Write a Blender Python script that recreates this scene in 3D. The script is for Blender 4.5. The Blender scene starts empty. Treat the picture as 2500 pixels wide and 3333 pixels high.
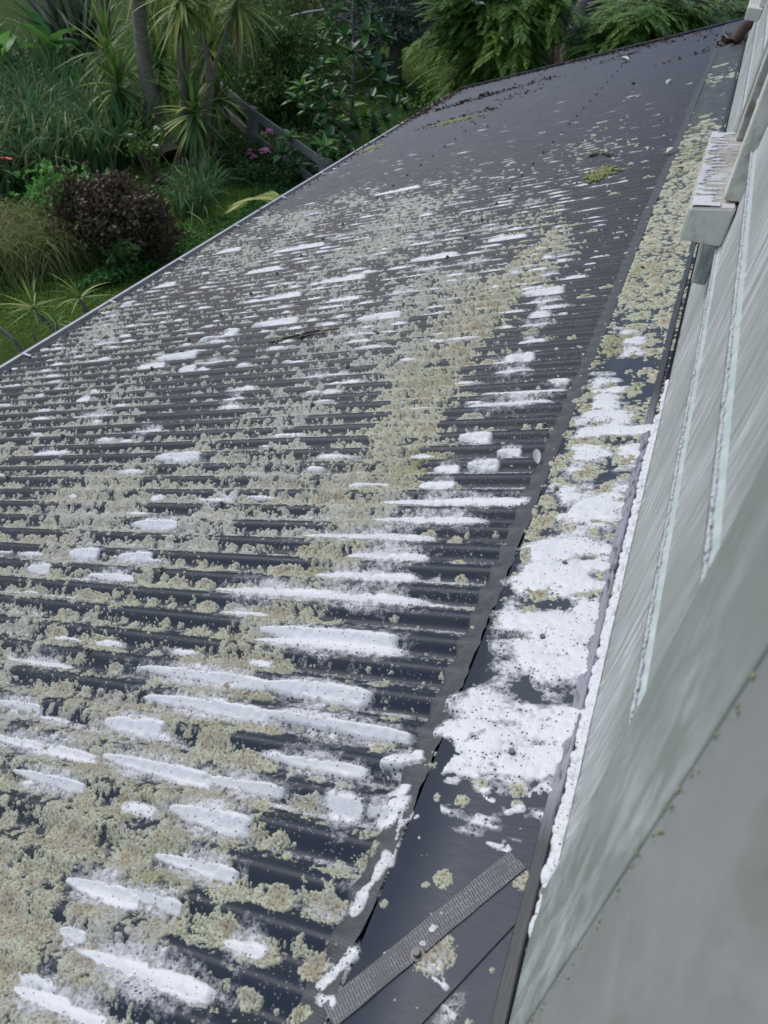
import bpy, bmesh, math, random
import numpy as np
from mathutils import Vector, Matrix, Quaternion
random.seed(11)
RNG = np.random.RandomState(7)
scene = bpy.context.scene
COL = scene.collection
PI = math.pi

# ------------------------------------------------------------------ camera
cam_d = bpy.data.cameras.new('camera'); cam = bpy.data.objects.new('camera', cam_d); COL.objects.link(cam)
cam_d.sensor_fit = 'VERTICAL'; cam_d.sensor_height = 24.0; cam_d.lens = 24.0*1667/2212
cam_d.clip_start = 0.02; cam_d.clip_end = 400
A_X = Vector((0.92402, 0.37213, 0.08781)); A_Y = Vector((-0.30567, 0.58099, 0.75433)); A_Z = Vector((0.2297, -0.72385, 0.6506))
m = Matrix((A_X, A_Y, A_Z)).transposed()
cam.matrix_world = m.to_4x4()
cam_d.dof.use_dof = True; cam_d.dof.focus_distance = 2.3; cam_d.dof.aperture_fstop = 5.2
scene.camera = cam

# ------------------------------------------------------------------ sky, sun, exposure
SUN_EL, SUN_AZ = math.radians(46), math.radians(-75)      # azimuth from +y towards +x: light from over the garden
w = bpy.data.worlds.new('World'); scene.world = w; w.use_nodes = True
nt = w.node_tree; nt.nodes.clear()
wo = nt.nodes.new('ShaderNodeOutputWorld'); bg = nt.nodes.new('ShaderNodeBackground'); sk = nt.nodes.new('ShaderNodeTexSky')
sk.sky_type = 'NISHITA'; sk.sun_disc = False; sk.sun_elevation = SUN_EL; sk.sun_rotation = SUN_AZ
sk.air_density = 1.0; sk.dust_density = 1.2; sk.ozone_density = 1.0
bg.inputs[1].default_value = 0.10
nt.links.new(sk.outputs[0], bg.inputs[0]); nt.links.new(bg.outputs[0], wo.inputs[0])
sd = bpy.data.lights.new('sun', 'SUN'); sd.energy = 1.15; sd.angle = math.radians(40); sd.color = (1.0, 0.96, 0.91)
sun = bpy.data.objects.new('sun', sd); COL.objects.link(sun)
dirv = Vector((math.sin(SUN_AZ)*math.cos(SUN_EL), math.cos(SUN_AZ)*math.cos(SUN_EL), math.sin(SUN_EL)))
sun.rotation_euler = dirv.to_track_quat('Z', 'Y').to_euler()
scene.view_settings.view_transform = 'Standard'; scene.view_settings.look = 'None'
scene.view_settings.exposure = 0.55; scene.view_settings.gamma = 1.0
scene.cycles.use_denoising = True
scene.cycles.max_bounces = 6; scene.cycles.transparent_max_bounces = 12

# ------------------------------------------------------------------ materials
def new_mat(name):
    mt = bpy.data.materials.new(name); mt.use_nodes = True
    n = mt.node_tree; n.nodes.clear()
    out = n.nodes.new('ShaderNodeOutputMaterial'); p = n.nodes.new('ShaderNodeBsdfPrincipled')
    n.links.new(p.outputs[0], out.inputs[0])
    return mt, n, p, out
def N(n, t, **kw):
    x = n.nodes.new(t)
    for k, v in kw.items():
        if k.startswith('i_'): x.inputs[k[2:].replace('_', ' ')].default_value = v
        else: setattr(x, k, v)
    return x
def ramp(n, fac, stops, interp='LINEAR'):
    r = n.nodes.new('ShaderNodeValToRGB'); r.color_ramp.interpolation = interp
    e = r.color_ramp.elements
    while len(e) < len(stops): e.new(0.5)
    for i, (p, c) in enumerate(stops):
        e[i].position = p; e[i].color = (c[0], c[1], c[2], 1) if len(c) == 3 else c
    n.links.new(fac, r.inputs[0]); return r.outputs[0]
def mix(n, fac, a, b, typ='MIX'):
    x = n.nodes.new('ShaderNodeMix'); x.data_type = 'RGBA'; x.blend_type = typ
    for s, v in ((x.inputs[0], fac), (x.inputs[6], a), (x.inputs[7], b)):
        if hasattr(v, 'links'): n.links.new(v, s)
        elif isinstance(v, (int, float)): s.default_value = v
        else: s.default_value = (v[0], v[1], v[2], 1)
    return x.outputs[2]
def mathn(n, op, a, b=0.0, c=None, clamp=False):
    x = n.nodes.new('ShaderNodeMath'); x.operation = op; x.use_clamp = clamp
    vals = (a, b) if c is None else (a, b, c)
    for i, v in enumerate(vals):
        if hasattr(v, 'links'): n.links.new(v, x.inputs[i])
        else: x.inputs[i].default_value = v
    return x.outputs[0]
def coords(n, scale=(1, 1, 1), kind='Object', rot=(0, 0, 0)):
    tc = n.nodes.new('ShaderNodeTexCoord'); mp = n.nodes.new('ShaderNodeMapping')
    mp.inputs['Scale'].default_value = scale; mp.inputs['Rotation'].default_value = rot
    n.links.new(tc.outputs[kind], mp.inputs[0]); return mp.outputs[0]
def noise(n, co, scale, detail=4, rough=0.55, dist=0.0):
    x = N(n, 'ShaderNodeTexNoise'); x.inputs['Scale'].default_value = scale; x.inputs['Detail'].default_value = detail
    x.inputs['Roughness'].default_value = rough; x.inputs['Distortion'].default_value = dist
    n.links.new(co, x.inputs['Vector']); return x.outputs[0]
def voro(n, co, scale, feature='F1', out='Distance', rnd=1.0):
    x = N(n, 'ShaderNodeTexVoronoi'); x.feature = feature; x.inputs['Scale'].default_value = scale
    x.inputs['Randomness'].default_value = rnd
    n.links.new(co, x.inputs['Vector']); return x.outputs[out]
def bump(n, p, h, strength=0.3, dist=0.01, prev=None):
    b = n.nodes.new('ShaderNodeBump'); b.inputs['Strength'].default_value = strength; b.inputs['Distance'].default_value = dist
    n.links.new(h, b.inputs['Height'])
    if prev is not None: n.links.new(prev, b.inputs['Normal'])
    if p is not None: n.links.new(b.outputs[0], p.inputs['Normal'])
    return b.outputs[0]
def attr(n, name):
    a = n.nodes.new('ShaderNodeAttribute'); a.attribute_name = name; return a.outputs['Fac']
M = {}
def simple(name, c1, c2=None, rough=0.6, scale=8, bscale=None, bstr=0.2, bdist=0.005, metal=0, stretch=(1, 1, 1)):
    mt, n, p, out = new_mat(name); co = coords(n, stretch)
    c2 = c2 or tuple(v*0.75 for v in c1)
    f = noise(n, co, scale, 5, 0.6)
    n.links.new(ramp(n, f, [(0.3, c1), (0.7, c2)]), p.inputs['Base Color'])
    p.inputs['Roughness'].default_value = rough; p.inputs['Metallic'].default_value = metal
    bump(n, p, noise(n, co, bscale or scale*6, 4), bstr, bdist)
    M[name] = mt; return mt

# painted corrugated steel, charcoal, with real brown staining down the slope
mt, n, p, out = new_mat('charcoal_roof_paint'); co = coords(n)
big = noise(n, co, 1.1, 4, 0.6); mid = noise(n, co, 9, 5, 0.65)
sep = N(n, 'ShaderNodeSeparateXYZ'); n.links.new(co, sep.inputs[0])
xr = mathn(n, 'MULTIPLY_ADD', sep.outputs[0], -0.55, -0.35, clamp=True)
yr = mathn(n, 'MULTIPLY_ADD', sep.outputs[1], -0.40, 2.6, clamp=True)
stain = mathn(n, 'MULTIPLY', mathn(n, 'MULTIPLY', xr, yr), mathn(n, 'MULTIPLY_ADD', big, 1.8, -0.05, clamp=True))
cc = mix(n, stain, (0.026, 0.034, 0.052), (0.036, 0.027, 0.026))
cc = mix(n, mathn(n, 'MULTIPLY_ADD', mid, 1.4, -0.45, clamp=True), cc, (0.034, 0.040, 0.053))
fy = mathn(n, 'MULTIPLY_ADD', sep.outputs[1], 0.25, -1.2, clamp=True)                  # bluish sky sheen painted into the base colour of the far sheets
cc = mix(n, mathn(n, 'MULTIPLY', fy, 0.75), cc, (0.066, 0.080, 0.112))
# dried droplet specks
sp = voro(n, co, 120); spm = mathn(n, 'LESS_THAN', sp, 0.22)
spg = mathn(n, 'MULTIPLY', spm, mathn(n, 'GREATER_THAN', noise(n, co, 5.0, 2), 0.47))
cc = mix(n, mathn(n, 'MULTIPLY', spg, 0.75), cc, (0.20, 0.21, 0.22))
n.links.new(cc, p.inputs['Base Color'])
n.links.new(mathn(n, 'MULTIPLY_ADD', mid, 0.35, 0.18), p.inputs['Roughness'])
bump(n, p, noise(n, co, 55, 3), 0.12, 0.004); p.inputs['Specular IOR Level'].default_value = 0.20; M['roof'] = mt

mt, n, p, out = new_mat('charcoal_flashing_paint'); co = coords(n)
mid = noise(n, co, 7, 5, 0.65)
sep = N(n, 'ShaderNodeSeparateXYZ'); n.links.new(co, sep.inputs[0])
far = mathn(n, 'MULTIPLY_ADD', sep.outputs[1], 0.45, -1.0, clamp=True)
film = mathn(n, 'MULTIPLY', far, mathn(n, 'MULTIPLY_ADD', noise(n, coords(n, (6, 3, 6)), 2.2, 4), 1.8, -0.35, clamp=True))
cc = mix(n, mid, (0.036, 0.043, 0.062), (0.048, 0.056, 0.076))
cc = mix(n, film, cc, (0.105, 0.105, 0.080))
n.links.new(cc, p.inputs['Base Color']); n.links.new(mathn(n, 'MULTIPLY_ADD', mid, 0.3, 0.25), p.inputs['Roughness'])
bump(n, p, noise(n, coords(n, (1, 4, 1)), 30, 3), 0.15, 0.004); p.inputs['Specular IOR Level'].default_value = 0.3; M['flashing'] = mt

def tape_mat(name, ang):
    mt, n, p, out = new_mat(name)
    uv = N(n, 'ShaderNodeUVMap'); uv.uv_map = 'uv'
    mp = N(n, 'ShaderNodeMapping'); n.links.new(uv.outputs[0], mp.inputs[0]); mp.inputs['Rotation'].default_value = (0, 0, PI/2-0.12)
    br = N(n, 'ShaderNodeTexBrick'); n.links.new(mp.outputs[0], br.inputs['Vector'])
    br.inputs['Scale'].default_value = 1.0
    br.inputs['Brick Width'].default_value = ang[0]; br.inputs['Row Height'].default_value = ang[1]
    br.inputs['Mortar Size'].default_value = ang[1]*(0.12 if ang[2] else 0.10); br.inputs['Mortar Smooth'].default_value = 0.2
    br.inputs['Color1'].default_value = (0.055, 0.058, 0.065, 1); br.inputs['Color2'].default_value = (0.085, 0.088, 0.095, 1)
    br.inputs['Mortar'].default_value = (0.38, 0.39, 0.41, 1) if ang[2] else (0.035, 0.035, 0.04, 1)
    co = coords(n); g = noise(n, co, 25, 4, 0.6)
    cc = mix(n, mathn(n, 'MULTIPLY_ADD', g, 2.2, -0.75, clamp=True), br.outputs[0], (0.075, 0.078, 0.085))
    n.links.new(cc, p.inputs['Base Color']); p.inputs['Roughness'].default_value = 0.55
    b = bump(n, None, br.outputs['Fac'], 0.5, 0.002); bump(n, p, noise(n, co, 140, 2), 0.3, 0.002, b)
    M[name] = mt
tape_mat('ribbed_tape', (0.019, 0.0042, 1))
tape_mat('woven_tape', (0.009, 0.0050, 0))

# lichen
mt, n, p, out = new_mat('lichen'); co = coords(n)
a = attr(n, 'age'); r = attr(n, 'rnd'); g = noise(n, co, 6, 4); f = noise(n, co, 300, 3, 0.7)
v = mathn(n, 'ADD', a, mathn(n, 'MULTIPLY_ADD', g, 0.7, -0.36))
v = mathn(n, 'ADD', v, mathn(n, 'MULTIPLY_ADD', r, 0.5, -0.25))
c = ramp(n, v, [(0.0, (0.60, 0.65, 0.47)), (0.30, (0.62, 0.62, 0.47)), (0.62, (0.51, 0.47, 0.34)), (1.0, (0.40, 0.34, 0.23))])
pale = attr(n, 'pale')
tn = N(n, 'ShaderNodeTexVoronoi'); tn.inputs['Scale'].default_value = 22; n.links.new(co, tn.inputs['Vector'])
sct = N(n, 'ShaderNodeSeparateColor'); n.links.new(tn.outputs['Color'], sct.inputs[0])
c = mix(n, mathn(n, 'MULTIPLY', sct.outputs[0], 0.55), c, mix(n, sct.outputs[1], (0.60, 0.60, 0.42), (0.49, 0.48, 0.43)))
c = mix(n, pale, c, mix(n, r, (0.42, 0.43, 0.40), (0.68, 0.70, 0.64)))
moss = attr(n, 'moss')
c = mix(n, moss, c, mix(n, f, (0.24, 0.26, 0.09), (0.42, 0.43, 0.20)))
c = mix(n, mathn(n, 'MULTIPLY_ADD', f, 1.8, -0.45, clamp=True), mix(n, 0.4, c, (0.10, 0.085, 0.05)), c)
gapm = mathn(n, 'MULTIPLY_ADD', attr(n, 'gap'), 3.4, -1.35, clamp=True)            # brown undersides and painted-in crevice shade between the fronds
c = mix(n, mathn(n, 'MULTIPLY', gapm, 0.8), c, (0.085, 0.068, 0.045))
n.links.new(c, p.inputs['Base Color']); p.inputs['Roughness'].default_value = 0.75
b = bump(n, None, voro(n, co, 420), 0.55, 0.0016); bump(n, p, noise(n, co, 900, 2), 0.3, 0.001, b); M['lichen'] = mt

# soap foam: thin film and bubbles let what lies behind show through
mt, n, p, out = new_mat('soap_foam'); co = coords(n)
th = attr(n, 'thick')
v1n = N(n, 'ShaderNodeTexVoronoi'); v1n.inputs['Scale'].default_value = 150; n.links.new(co, v1n.inputs['Vector'])
v2n = N(n, 'ShaderNodeTexVoronoi'); v2n.inputs['Scale'].default_value = 420; n.links.new(co, v2n.inputs['Vector'])
sc = N(n, 'ShaderNodeSeparateColor'); n.links.new(v1n.outputs['Color'], sc.inputs[0])
sc2 = N(n, 'ShaderNodeSeparateColor'); n.links.new(v2n.outputs['Color'], sc2.inputs[0])
thin = mathn(n, 'SUBTRACT', 1.0, th, clamp=True)
# bubble radius depends on the cell and on how thin the foam is
rad1 = mathn(n, 'MULTIPLY', mathn(n, 'GREATER_THAN', sc.outputs[0], 0.48), mathn(n, 'MULTIPLY_ADD', sc.outputs[1], 0.28, mathn(n, 'MULTIPLY_ADD', thin, 0.30, 0.0)))
rad2 = mathn(n, 'MULTIPLY', mathn(n, 'GREATER_THAN', sc2.outputs[0], 0.45), mathn(n, 'MULTIPLY_ADD', sc2.outputs[1], 0.20, mathn(n, 'MULTIPLY', thin, 0.40)))
in1 = mathn(n, 'LESS_THAN', v1n.outputs['Distance'], rad1); in2 = mathn(n, 'LESS_THAN', v2n.outputs['Distance'], rad2)
hole = mathn(n, 'MAXIMUM', in1, in2)
edge = mathn(n, 'SUBTRACT', rad1, v1n.outputs['Distance'])
fn = noise(n, co, 90, 4, 0.65)
cov = mathn(n, 'ADD', th, mathn(n, 'MULTIPLY_ADD', fn, 1.1, -0.42))
alpha = mathn(n, 'MULTIPLY_ADD', cov, 1.25, -0.03, clamp=True)
alpha = mathn(n, 'MULTIPLY', alpha, mathn(n, 'MULTIPLY_ADD', hole, mathn(n, 'MULTIPLY_ADD', th, 0.35, -0.80), 1.0), clamp=True)
n.links.new(mix(n, mathn(n, 'MULTIPLY', hole, 0.75), (0.75, 0.75, 0.77), (0.20, 0.215, 0.25)), p.inputs['Base Color'])
p.inputs['Roughness'].default_value = 0.35
p.inputs['Subsurface Weight'].default_value = 0.0
n.links.new(alpha, p.inputs['Alpha'])
b = bump(n, None, mathn(n, 'SUBTRACT', 0.0, mathn(n, 'MINIMUM', mathn(n, 'MAXIMUM', edge, 0.0), 0.12)), 0.8, 0.01)
b = bump(n, None, v2n.outputs['Distance'], 0.25, 0.002, b); bump(n, p, fn, 0.3, 0.004, b); M['foam'] = mt

# painted timber weatherboard, grey green, with vertical wash streaks
def timber(name, c1, c2, streak, dark, amt=0.5, sc=(60, 60, 5)):
    mt, n, p, out = new_mat(name)
    fine = noise(n, coords(n, sc), 1.0, 5, 0.65, 0.3); big = noise(n, coords(n, (3, 3, 2.2)), 1.0, 4, 0.6)
    co = coords(n)
    c = mix(n, big, c1, c2)
    s = mathn(n, 'MULTIPLY', mathn(n, 'MULTIPLY_ADD', fine, 5.0, -2.2, clamp=True), mathn(n, 'MULTIPLY_ADD', big, 3.4, -1.15, clamp=True))
    c = mix(n, mathn(n, 'MULTIPLY', s, amt), c, streak)
    d = mathn(n, 'MULTIPLY', mathn(n, 'MULTIPLY_ADD', fine, -5.0, 2.6, clamp=True), mathn(n, 'MULTIPLY_ADD', noise(n, co, 5, 4), 3.2, -1.2, clamp=True))
    c = mix(n, mathn(n, 'MULTIPLY', d, 0.7), c, dark)
    n.links.new(c, p.inputs['Base Color']); p.inputs['Roughness'].default_value = 0.55
    b = bump(n, None, fine, 0.5, 0.004); bump(n, p, noise(n, co, 200, 3), 0.2, 0.002, b); M[name] = mt
timber('weatherboard_paint', (0.27, 0.295, 0.27), (0.40, 0.42, 0.42), (0.72, 0.74, 0.77), (0.16, 0.16, 0.13), 0.9)
timber('corner_paint', (0.23, 0.27, 0.24), (0.31, 0.335, 0.33), (0.58, 0.62, 0.61), (0.19, 0.21, 0.15), 0.8, (25, 25, 9))
timber('smooth_paint', (0.25, 0.265, 0.255), (0.29, 0.30, 0.29), (0.37, 0.39, 0.38), (0.19, 0.21, 0.16), 0.6, (9, 9, 6))
timber('sill_paint', (0.66, 0.65, 0.57), (0.74, 0.73, 0.66), (0.62, 0.62, 0.58), (0.14, 0.12, 0.08), 0.4, (30, 30, 22))
timber('sill_top_wash', (0.36, 0.33, 0.25), (0.50, 0.48, 0.42), (0.85, 0.85, 0.88), (0.16, 0.13, 0.09), 0.9, (9, 40, 20))
simple('rib_paint', (0.42, 0.50, 0.47), (0.60, 0.66, 0.66), 0.4, 30)
mt, n, p, out = new_mat('strip_steel'); co = coords(n)
sep = N(n, 'ShaderNodeSeparateXYZ'); n.links.new(co, sep.inputs[0])
nf = noise(n, coords(n, (160, 26, 160)), 1.0, 3, 0.6); nb = noise(n, co, 9, 4)
clean = mathn(n, 'MULTIPLY_ADD', sep.outputs[1], 9.0, -5.6, clamp=True); oldp = mathn(n, 'MULTIPLY_ADD', sep.outputs[1], -3.0, 6.2, clamp=True)
wash = mathn(n, 'MULTIPLY', mathn(n, 'MULTIPLY', clean, oldp), mathn(n, 'MULTIPLY_ADD', nf, 5.0, -1.5, clamp=True))
c = mix(n, nb, (0.022, 0.027, 0.035), (0.045, 0.048, 0.048)); c = mix(n, mathn(n, 'MULTIPLY', wash, 0.85), c, (0.33, 0.33, 0.38))
n.links.new(c, p.inputs['Base Color']); p.inputs['Roughness'].default_value = 0.45; bump(n, p, nf, 0.3, 0.003); M['strip_steel'] = mt
simple('gutter_metal', (0.50, 0.50, 0.50), (0.36, 0.35, 0.35), 0.4, 12)
simple('gutter_rim', (0.72, 0.72, 0.72), (0.52, 0.52, 0.53), 0.35, 9)
simple('dark_gutter', (0.05, 0.06, 0.06), (0.09, 0.09, 0.09), 0.4, 9)
simple('screw_metal', (0.10, 0.10, 0.11), (0.18, 0.17, 0.16), 0.4, 60, metal=0.3)
simple('black_plastic', (0.012, 0.012, 0.016), (0.02, 0.02, 0.025), 0.35, 30)
simple('rust', (0.10, 0.055, 0.04), (0.06, 0.04, 0.035), 0.8, 30)
simple('petal', (0.80, 0.80, 0.74), (0.70, 0.70, 0.58), 0.5, 30)
simple('red_petal', (0.75, 0.06, 0.03), (0.60, 0.04, 0.05), 0.5, 30)
simple('pink_petal', (0.75, 0.18, 0.36), (0.80, 0.35, 0.48), 0.5, 30)
simple('bark_grey', (0.42, 0.35, 0.28), (0.22, 0.18, 0.14), 0.9, 5, 26, 0.9, 0.03, stretch=(1, 1, 3.5))
simple('bark_brown', (0.26, 0.20, 0.15), (0.12, 0.09, 0.07), 0.9, 6, 22, 0.9, 0.04)
simple('bark_pale', (0.32, 0.30, 0.26), (0.11, 0.10, 0.08), 0.9, 9, 22, 0.8, 0.03)
simple('twig_bark', (0.10, 0.08, 0.06), (0.05, 0.04, 0.03), 0.9, 30)
simple('fence_timber', (0.34, 0.32, 0.29), (0.15, 0.14, 0.12), 0.9, 9, 50, 0.5, 0.01, stretch=(3, 0.6, 3))
simple('stone', (0.16, 0.15, 0.14), (0.08, 0.08, 0.07), 0.9, 9)
simple('inside_dark', (0.03, 0.035, 0.04), (0.02, 0.02, 0.02), 0.9, 3)
mt, n, p, out = new_mat('window_glass'); p.inputs['Base Color'].default_value = (0.03, 0.035, 0.04, 1); p.inputs['Roughness'].default_value = 0.04; M['glass'] = mt

LB = 3.2
def leafmat(name, ca, cb, cc=None, rough=0.45, trans=0.25):
    mt, n, p, out = new_mat(name); ca, cb, cc = [tuple(min(0.8, v*LB) for v in c_) if c_ else None for c_ in (ca, cb, cc)]
    r = attr(n, 'rnd'); oi = N(n, 'ShaderNodeObjectInfo')
    rr = mathn(n, 'FRACT', mathn(n, 'ADD', r, oi.outputs['Random']))
    st = [(0.0, ca), (0.75, cb), (1.0, cc or cb)] if cc else [(0, ca), (1, cb)]
    c = ramp(n, rr, st)
    co = coords(n); g = noise(n, co, 3.0, 3)
    c = mix(n, mathn(n, 'MULTIPLY_ADD', g, 0.9, -0.2, clamp=True), mix(n, 0.35, c, (0.0, 0.0, 0.0)), c)
    n.links.new(c, p.inputs['Base Color']); p.inputs['Roughness'].default_value = rough; p.inputs['Specular IOR Level'].default_value = 0.3 if rough > 0.35 else 0.5
    tr = N(n, 'ShaderNodeBsdfTranslucent'); n.links.new(mix(n, 0.5, c, (0.25, 0.35, 0.05), 'MULTIPLY'), tr.inputs[0])
    n.links.new(c, tr.inputs[0])
    ms = N(n, 'ShaderNodeMixShader'); ms.inputs[0].default_value = trans
    n.links.new(p.outputs[0], ms.inputs[1]); n.links.new(tr.outputs[0], ms.inputs[2]); n.links.new(ms.outputs[0], out.inputs[0])
    M[name] = mt
leafmat('sword_leaf', (0.035, 0.075, 0.022), (0.10, 0.16, 0.04), (0.26, 0.25, 0.06))
leafmat('cabbage_leaf', (0.06, 0.10, 0.03), (0.20, 0.22, 0.06), (0.36, 0.28, 0.10))
leafmat('dead_leaf', (0.16, 0.12, 0.085), (0.28, 0.23, 0.17), (0.36, 0.33, 0.27), 0.7)
leafmat('flax_leaf', (0.022, 0.038, 0.022), (0.05, 0.07, 0.045), (0.16, 0.16, 0.14))
leafmat('reed_leaf', (0.028, 0.070, 0.026), (0.060, 0.120, 0.045), (0.17, 0.17, 0.07))
leafmat('broad_leaf', (0.06, 0.14, 0.03), (0.10, 0.20, 0.05), None, 0.4, 0.35)
leafmat('glossy_leaf', (0.014, 0.042, 0.014), (0.030, 0.080, 0.020), (0.07, 0.14, 0.03), 0.28, 0.15)
leafmat('glossy_young_leaf', (0.05, 0.12, 0.025), (0.08, 0.18, 0.035), None, 0.3, 0.3)
leafmat('yellow_leaf', (0.45, 0.32, 0.05), (0.55, 0.42, 0.08), None, 0.5, 0.3)
leafmat('maple_leaf', (0.036, 0.076, 0.014), (0.074, 0.132, 0.026), (0.12, 0.18, 0.04), 0.5, 0.40)
leafmat('shade_leaf', (0.026, 0.055, 0.016), (0.055, 0.095, 0.026), (0.09, 0.12, 0.035), 0.5, 0.25)
leafmat('olive_leaf', (0.045, 0.065, 0.020), (0.085, 0.10, 0.030), (0.14, 0.13, 0.04), 0.6, 0.25)
leafmat('grey_leaf', (0.05, 0.06, 0.045), (0.10, 0.115, 0.09), None, 0.6, 0.2)
leafmat('forest_leaf', (0.010, 0.022, 0.010), (0.020, 0.042, 0.016), (0.03, 0.06, 0.02), 0.6, 0.2)
leafmat('burgundy_leaf', (0.034, 0.022, 0.015), (0.064, 0.043, 0.030), (0.050, 0.068, 0.022), 0.4, 0.2)
leafmat('dry_grass', (0.06, 0.09, 0.022), (0.12, 0.13, 0.045), (0.20, 0.16, 0.08), 0.7, 0.3)
leafmat('grass_blade', (0.065, 0.13, 0.018), (0.105, 0.18, 0.028), (0.15, 0.20, 0.04), 0.6, 0.3)
leafmat('clover_leaf', (0.025, 0.075, 0.018), (0.05, 0.12, 0.03), None, 0.5, 0.3)
leafmat('palm_leaf', (0.20, 0.27, 0.04), (0.34, 0.36, 0.08), (0.42, 0.38, 0.12), 0.4, 0.35)
leafmat('brown_litter', (0.022, 0.012, 0.008), (0.045, 0.022, 0.014), (0.085, 0.045, 0.026), 0.7, 0.1)

mt, n, p, out = new_mat('lawn'); co = coords(n)
b1 = noise(n, co, 0.35, 4); b2 = noise(n, co, 6, 5, 0.7); b3 = noise(n, co, 60, 3, 0.7)
c = mix(n, b1, (0.13, 0.22, 0.035), (0.17, 0.27, 0.048)); c = mix(n, mathn(n, 'MULTIPLY_ADD', b2, 1.8, -0.5, clamp=True), (0.06, 0.12, 0.03), c)
c = mix(n, mathn(n, 'MULTIPLY_ADD', b3, 2.0, -0.6, clamp=True), mix(n, 0.5, c, (0.03, 0.03, 0.01)), c)
n.links.new(c, p.inputs['Base Color']); p.inputs['Roughness'].default_value = 0.9
bump(n, p, b3, 0.8, 0.05); p.inputs['Specular IOR Level'].default_value = 0.08; M['lawn'] = mt

# ------------------------------------------------------------------ object helpers
def tag(o, label=None, cat=None, group=None, kind=None):
    if label: o['label'] = label
    if cat: o['category'] = cat
    if group: o['group'] = group
    if kind: o['kind'] = kind
    return o
def empty(name, loc=(0, 0, 0), label=None, cat=None, group=None):
    o = bpy.data.objects.new(name, None); COL.objects.link(o); o.location = loc; o.empty_display_size = 0.1
    return tag(o, label, cat, group)
def link(name, me, parent=None, mat=None, keep_world=True):
    o = bpy.data.objects.new(name, me); COL.objects.link(o)
    if mat and not me.materials: me.materials.append(M[mat])
    if parent is not None:
        o.parent = parent
        if keep_world: o.matrix_parent_inverse = Matrix.Translation(-Vector(parent.location)) if parent.type == 'EMPTY' else Matrix.Identity(4)
    return o
def mesh_np(name, V, F, mat=None, attrs=None, smooth=True):
    """V (n,3), F (m,k) arrays -> mesh"""
    V = np.asarray(V, np.float32); F = np.asarray(F, np.int32); k = F.shape[1]
    me = bpy.data.meshes.new(name)
    me.vertices.add(len(V)); me.vertices.foreach_set('co', V.ravel())
    me.loops.add(F.size); me.loops.foreach_set('vertex_index', F.ravel())
    me.polygons.add(len(F)); me.polygons.foreach_set('loop_start', np.arange(0, F.size, k, dtype=np.int32))
    me.polygons.foreach_set('loop_total', np.full(len(F), k, np.int32))
    me.polygons.foreach_set('use_smooth', np.full(len(F), smooth, bool))
    for an, av in (attrs or {}).items():
        at = me.attributes.new(an, 'FLOAT', 'POINT'); at.data.foreach_set('value', np.asarray(av, np.float32))
    me.update(calc_edges=True); me.validate()
    if mat: me.materials.append(M[mat])
    return me
def box_mesh(name, a, b, mat, bev=0.0, seg=2):
    bm = bmesh.new(); bmesh.ops.create_cube(bm, size=1.0)
    for v in bm.verts:
        v.co = Vector(((a[0]+b[0])/2+v.co.x*(b[0]-a[0]), (a[1]+b[1])/2+v.co.y*(b[1]-a[1]), (a[2]+b[2])/2+v.co.z*(b[2]-a[2])))
    if bev: bmesh.ops.bevel(bm, geom=bm.edges[:], offset=bev, segments=seg, affect='EDGES', profile=0.5)
    me = bpy.data.meshes.new(name); bm.to_mesh(me); bm.free(); me.materials.append(M[mat])
    return me
def tube_np(points, radii, sides=10, wob=0.0, seed=0):
    pts = np.array(points, float); rr = np.array(radii, float)
    rs = np.random.RandomState(seed); n_ = len(pts)
    t = np.gradient(pts, axis=0); t /= np.linalg.norm(t, axis=1)[:, None]
    ref = np.array([1, 0, 0.]) if abs(t[0, 0]) < 0.8 else np.array([0, 1, 0.])
    V = []
    for i in range(n_):
        a = np.cross(t[i], ref); a /= np.linalg.norm(a); b = np.cross(t[i], a)
        ang = np.arange(sides)*2*PI/sides
        r = rr[i]*(1+wob*(rs.rand(sides)-0.5))
        V.append(pts[i]+a*(np.cos(ang)*r)[:, None]+b*(np.sin(ang)*r)[:, None])
    V = np.concatenate(V); F = []
    for i in range(n_-1):
        for j in range(sides):
            F.append((i*sides+j, i*sides+(j+1) % sides, (i+1)*sides+(j+1) % sides, (i+1)*sides+j))
    return V, np.array(F)
def spline(points, k=6):
    P = [np.array(p, float) for p in points]; P = [2*P[0]-P[1]]+P+[2*P[-1]-P[-2]]; out = []
    for i in range(1, len(P)-2):
        for j in range(k):
            t = j/k
            out.append(0.5*((2*P[i])+(-P[i-1]+P[i+1])*t+(2*P[i-1]-5*P[i]+4*P[i+1]-P[i+2])*t*t+(-P[i-1]+3*P[i]-3*P[i+1]+P[i+2])*t**3))
    out.append(P[-2]); return np.array(out)
def trunk(name, points, r0, r1, mat, parent, sides=12, wob=0.12, seed=0, flare=0.0):
    sp = spline(points, 6); n_ = len(sp); t = np.linspace(0, 1, n_)
    rr = r0+(r1-r0)*t+flare*r0*np.exp(-t*12)
    V, F = tube_np(sp, rr, sides, wob, seed)
    return link(name, mesh_np(name, V, F, mat), parent)
def join_np(parts):
    Vs, Fs, off = [], [], 0
    for V, F in parts:
        Vs.append(V); Fs.append(np.asarray(F)+off); off += len(V)
    return np.concatenate(Vs), np.concatenate(Fs)

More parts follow.
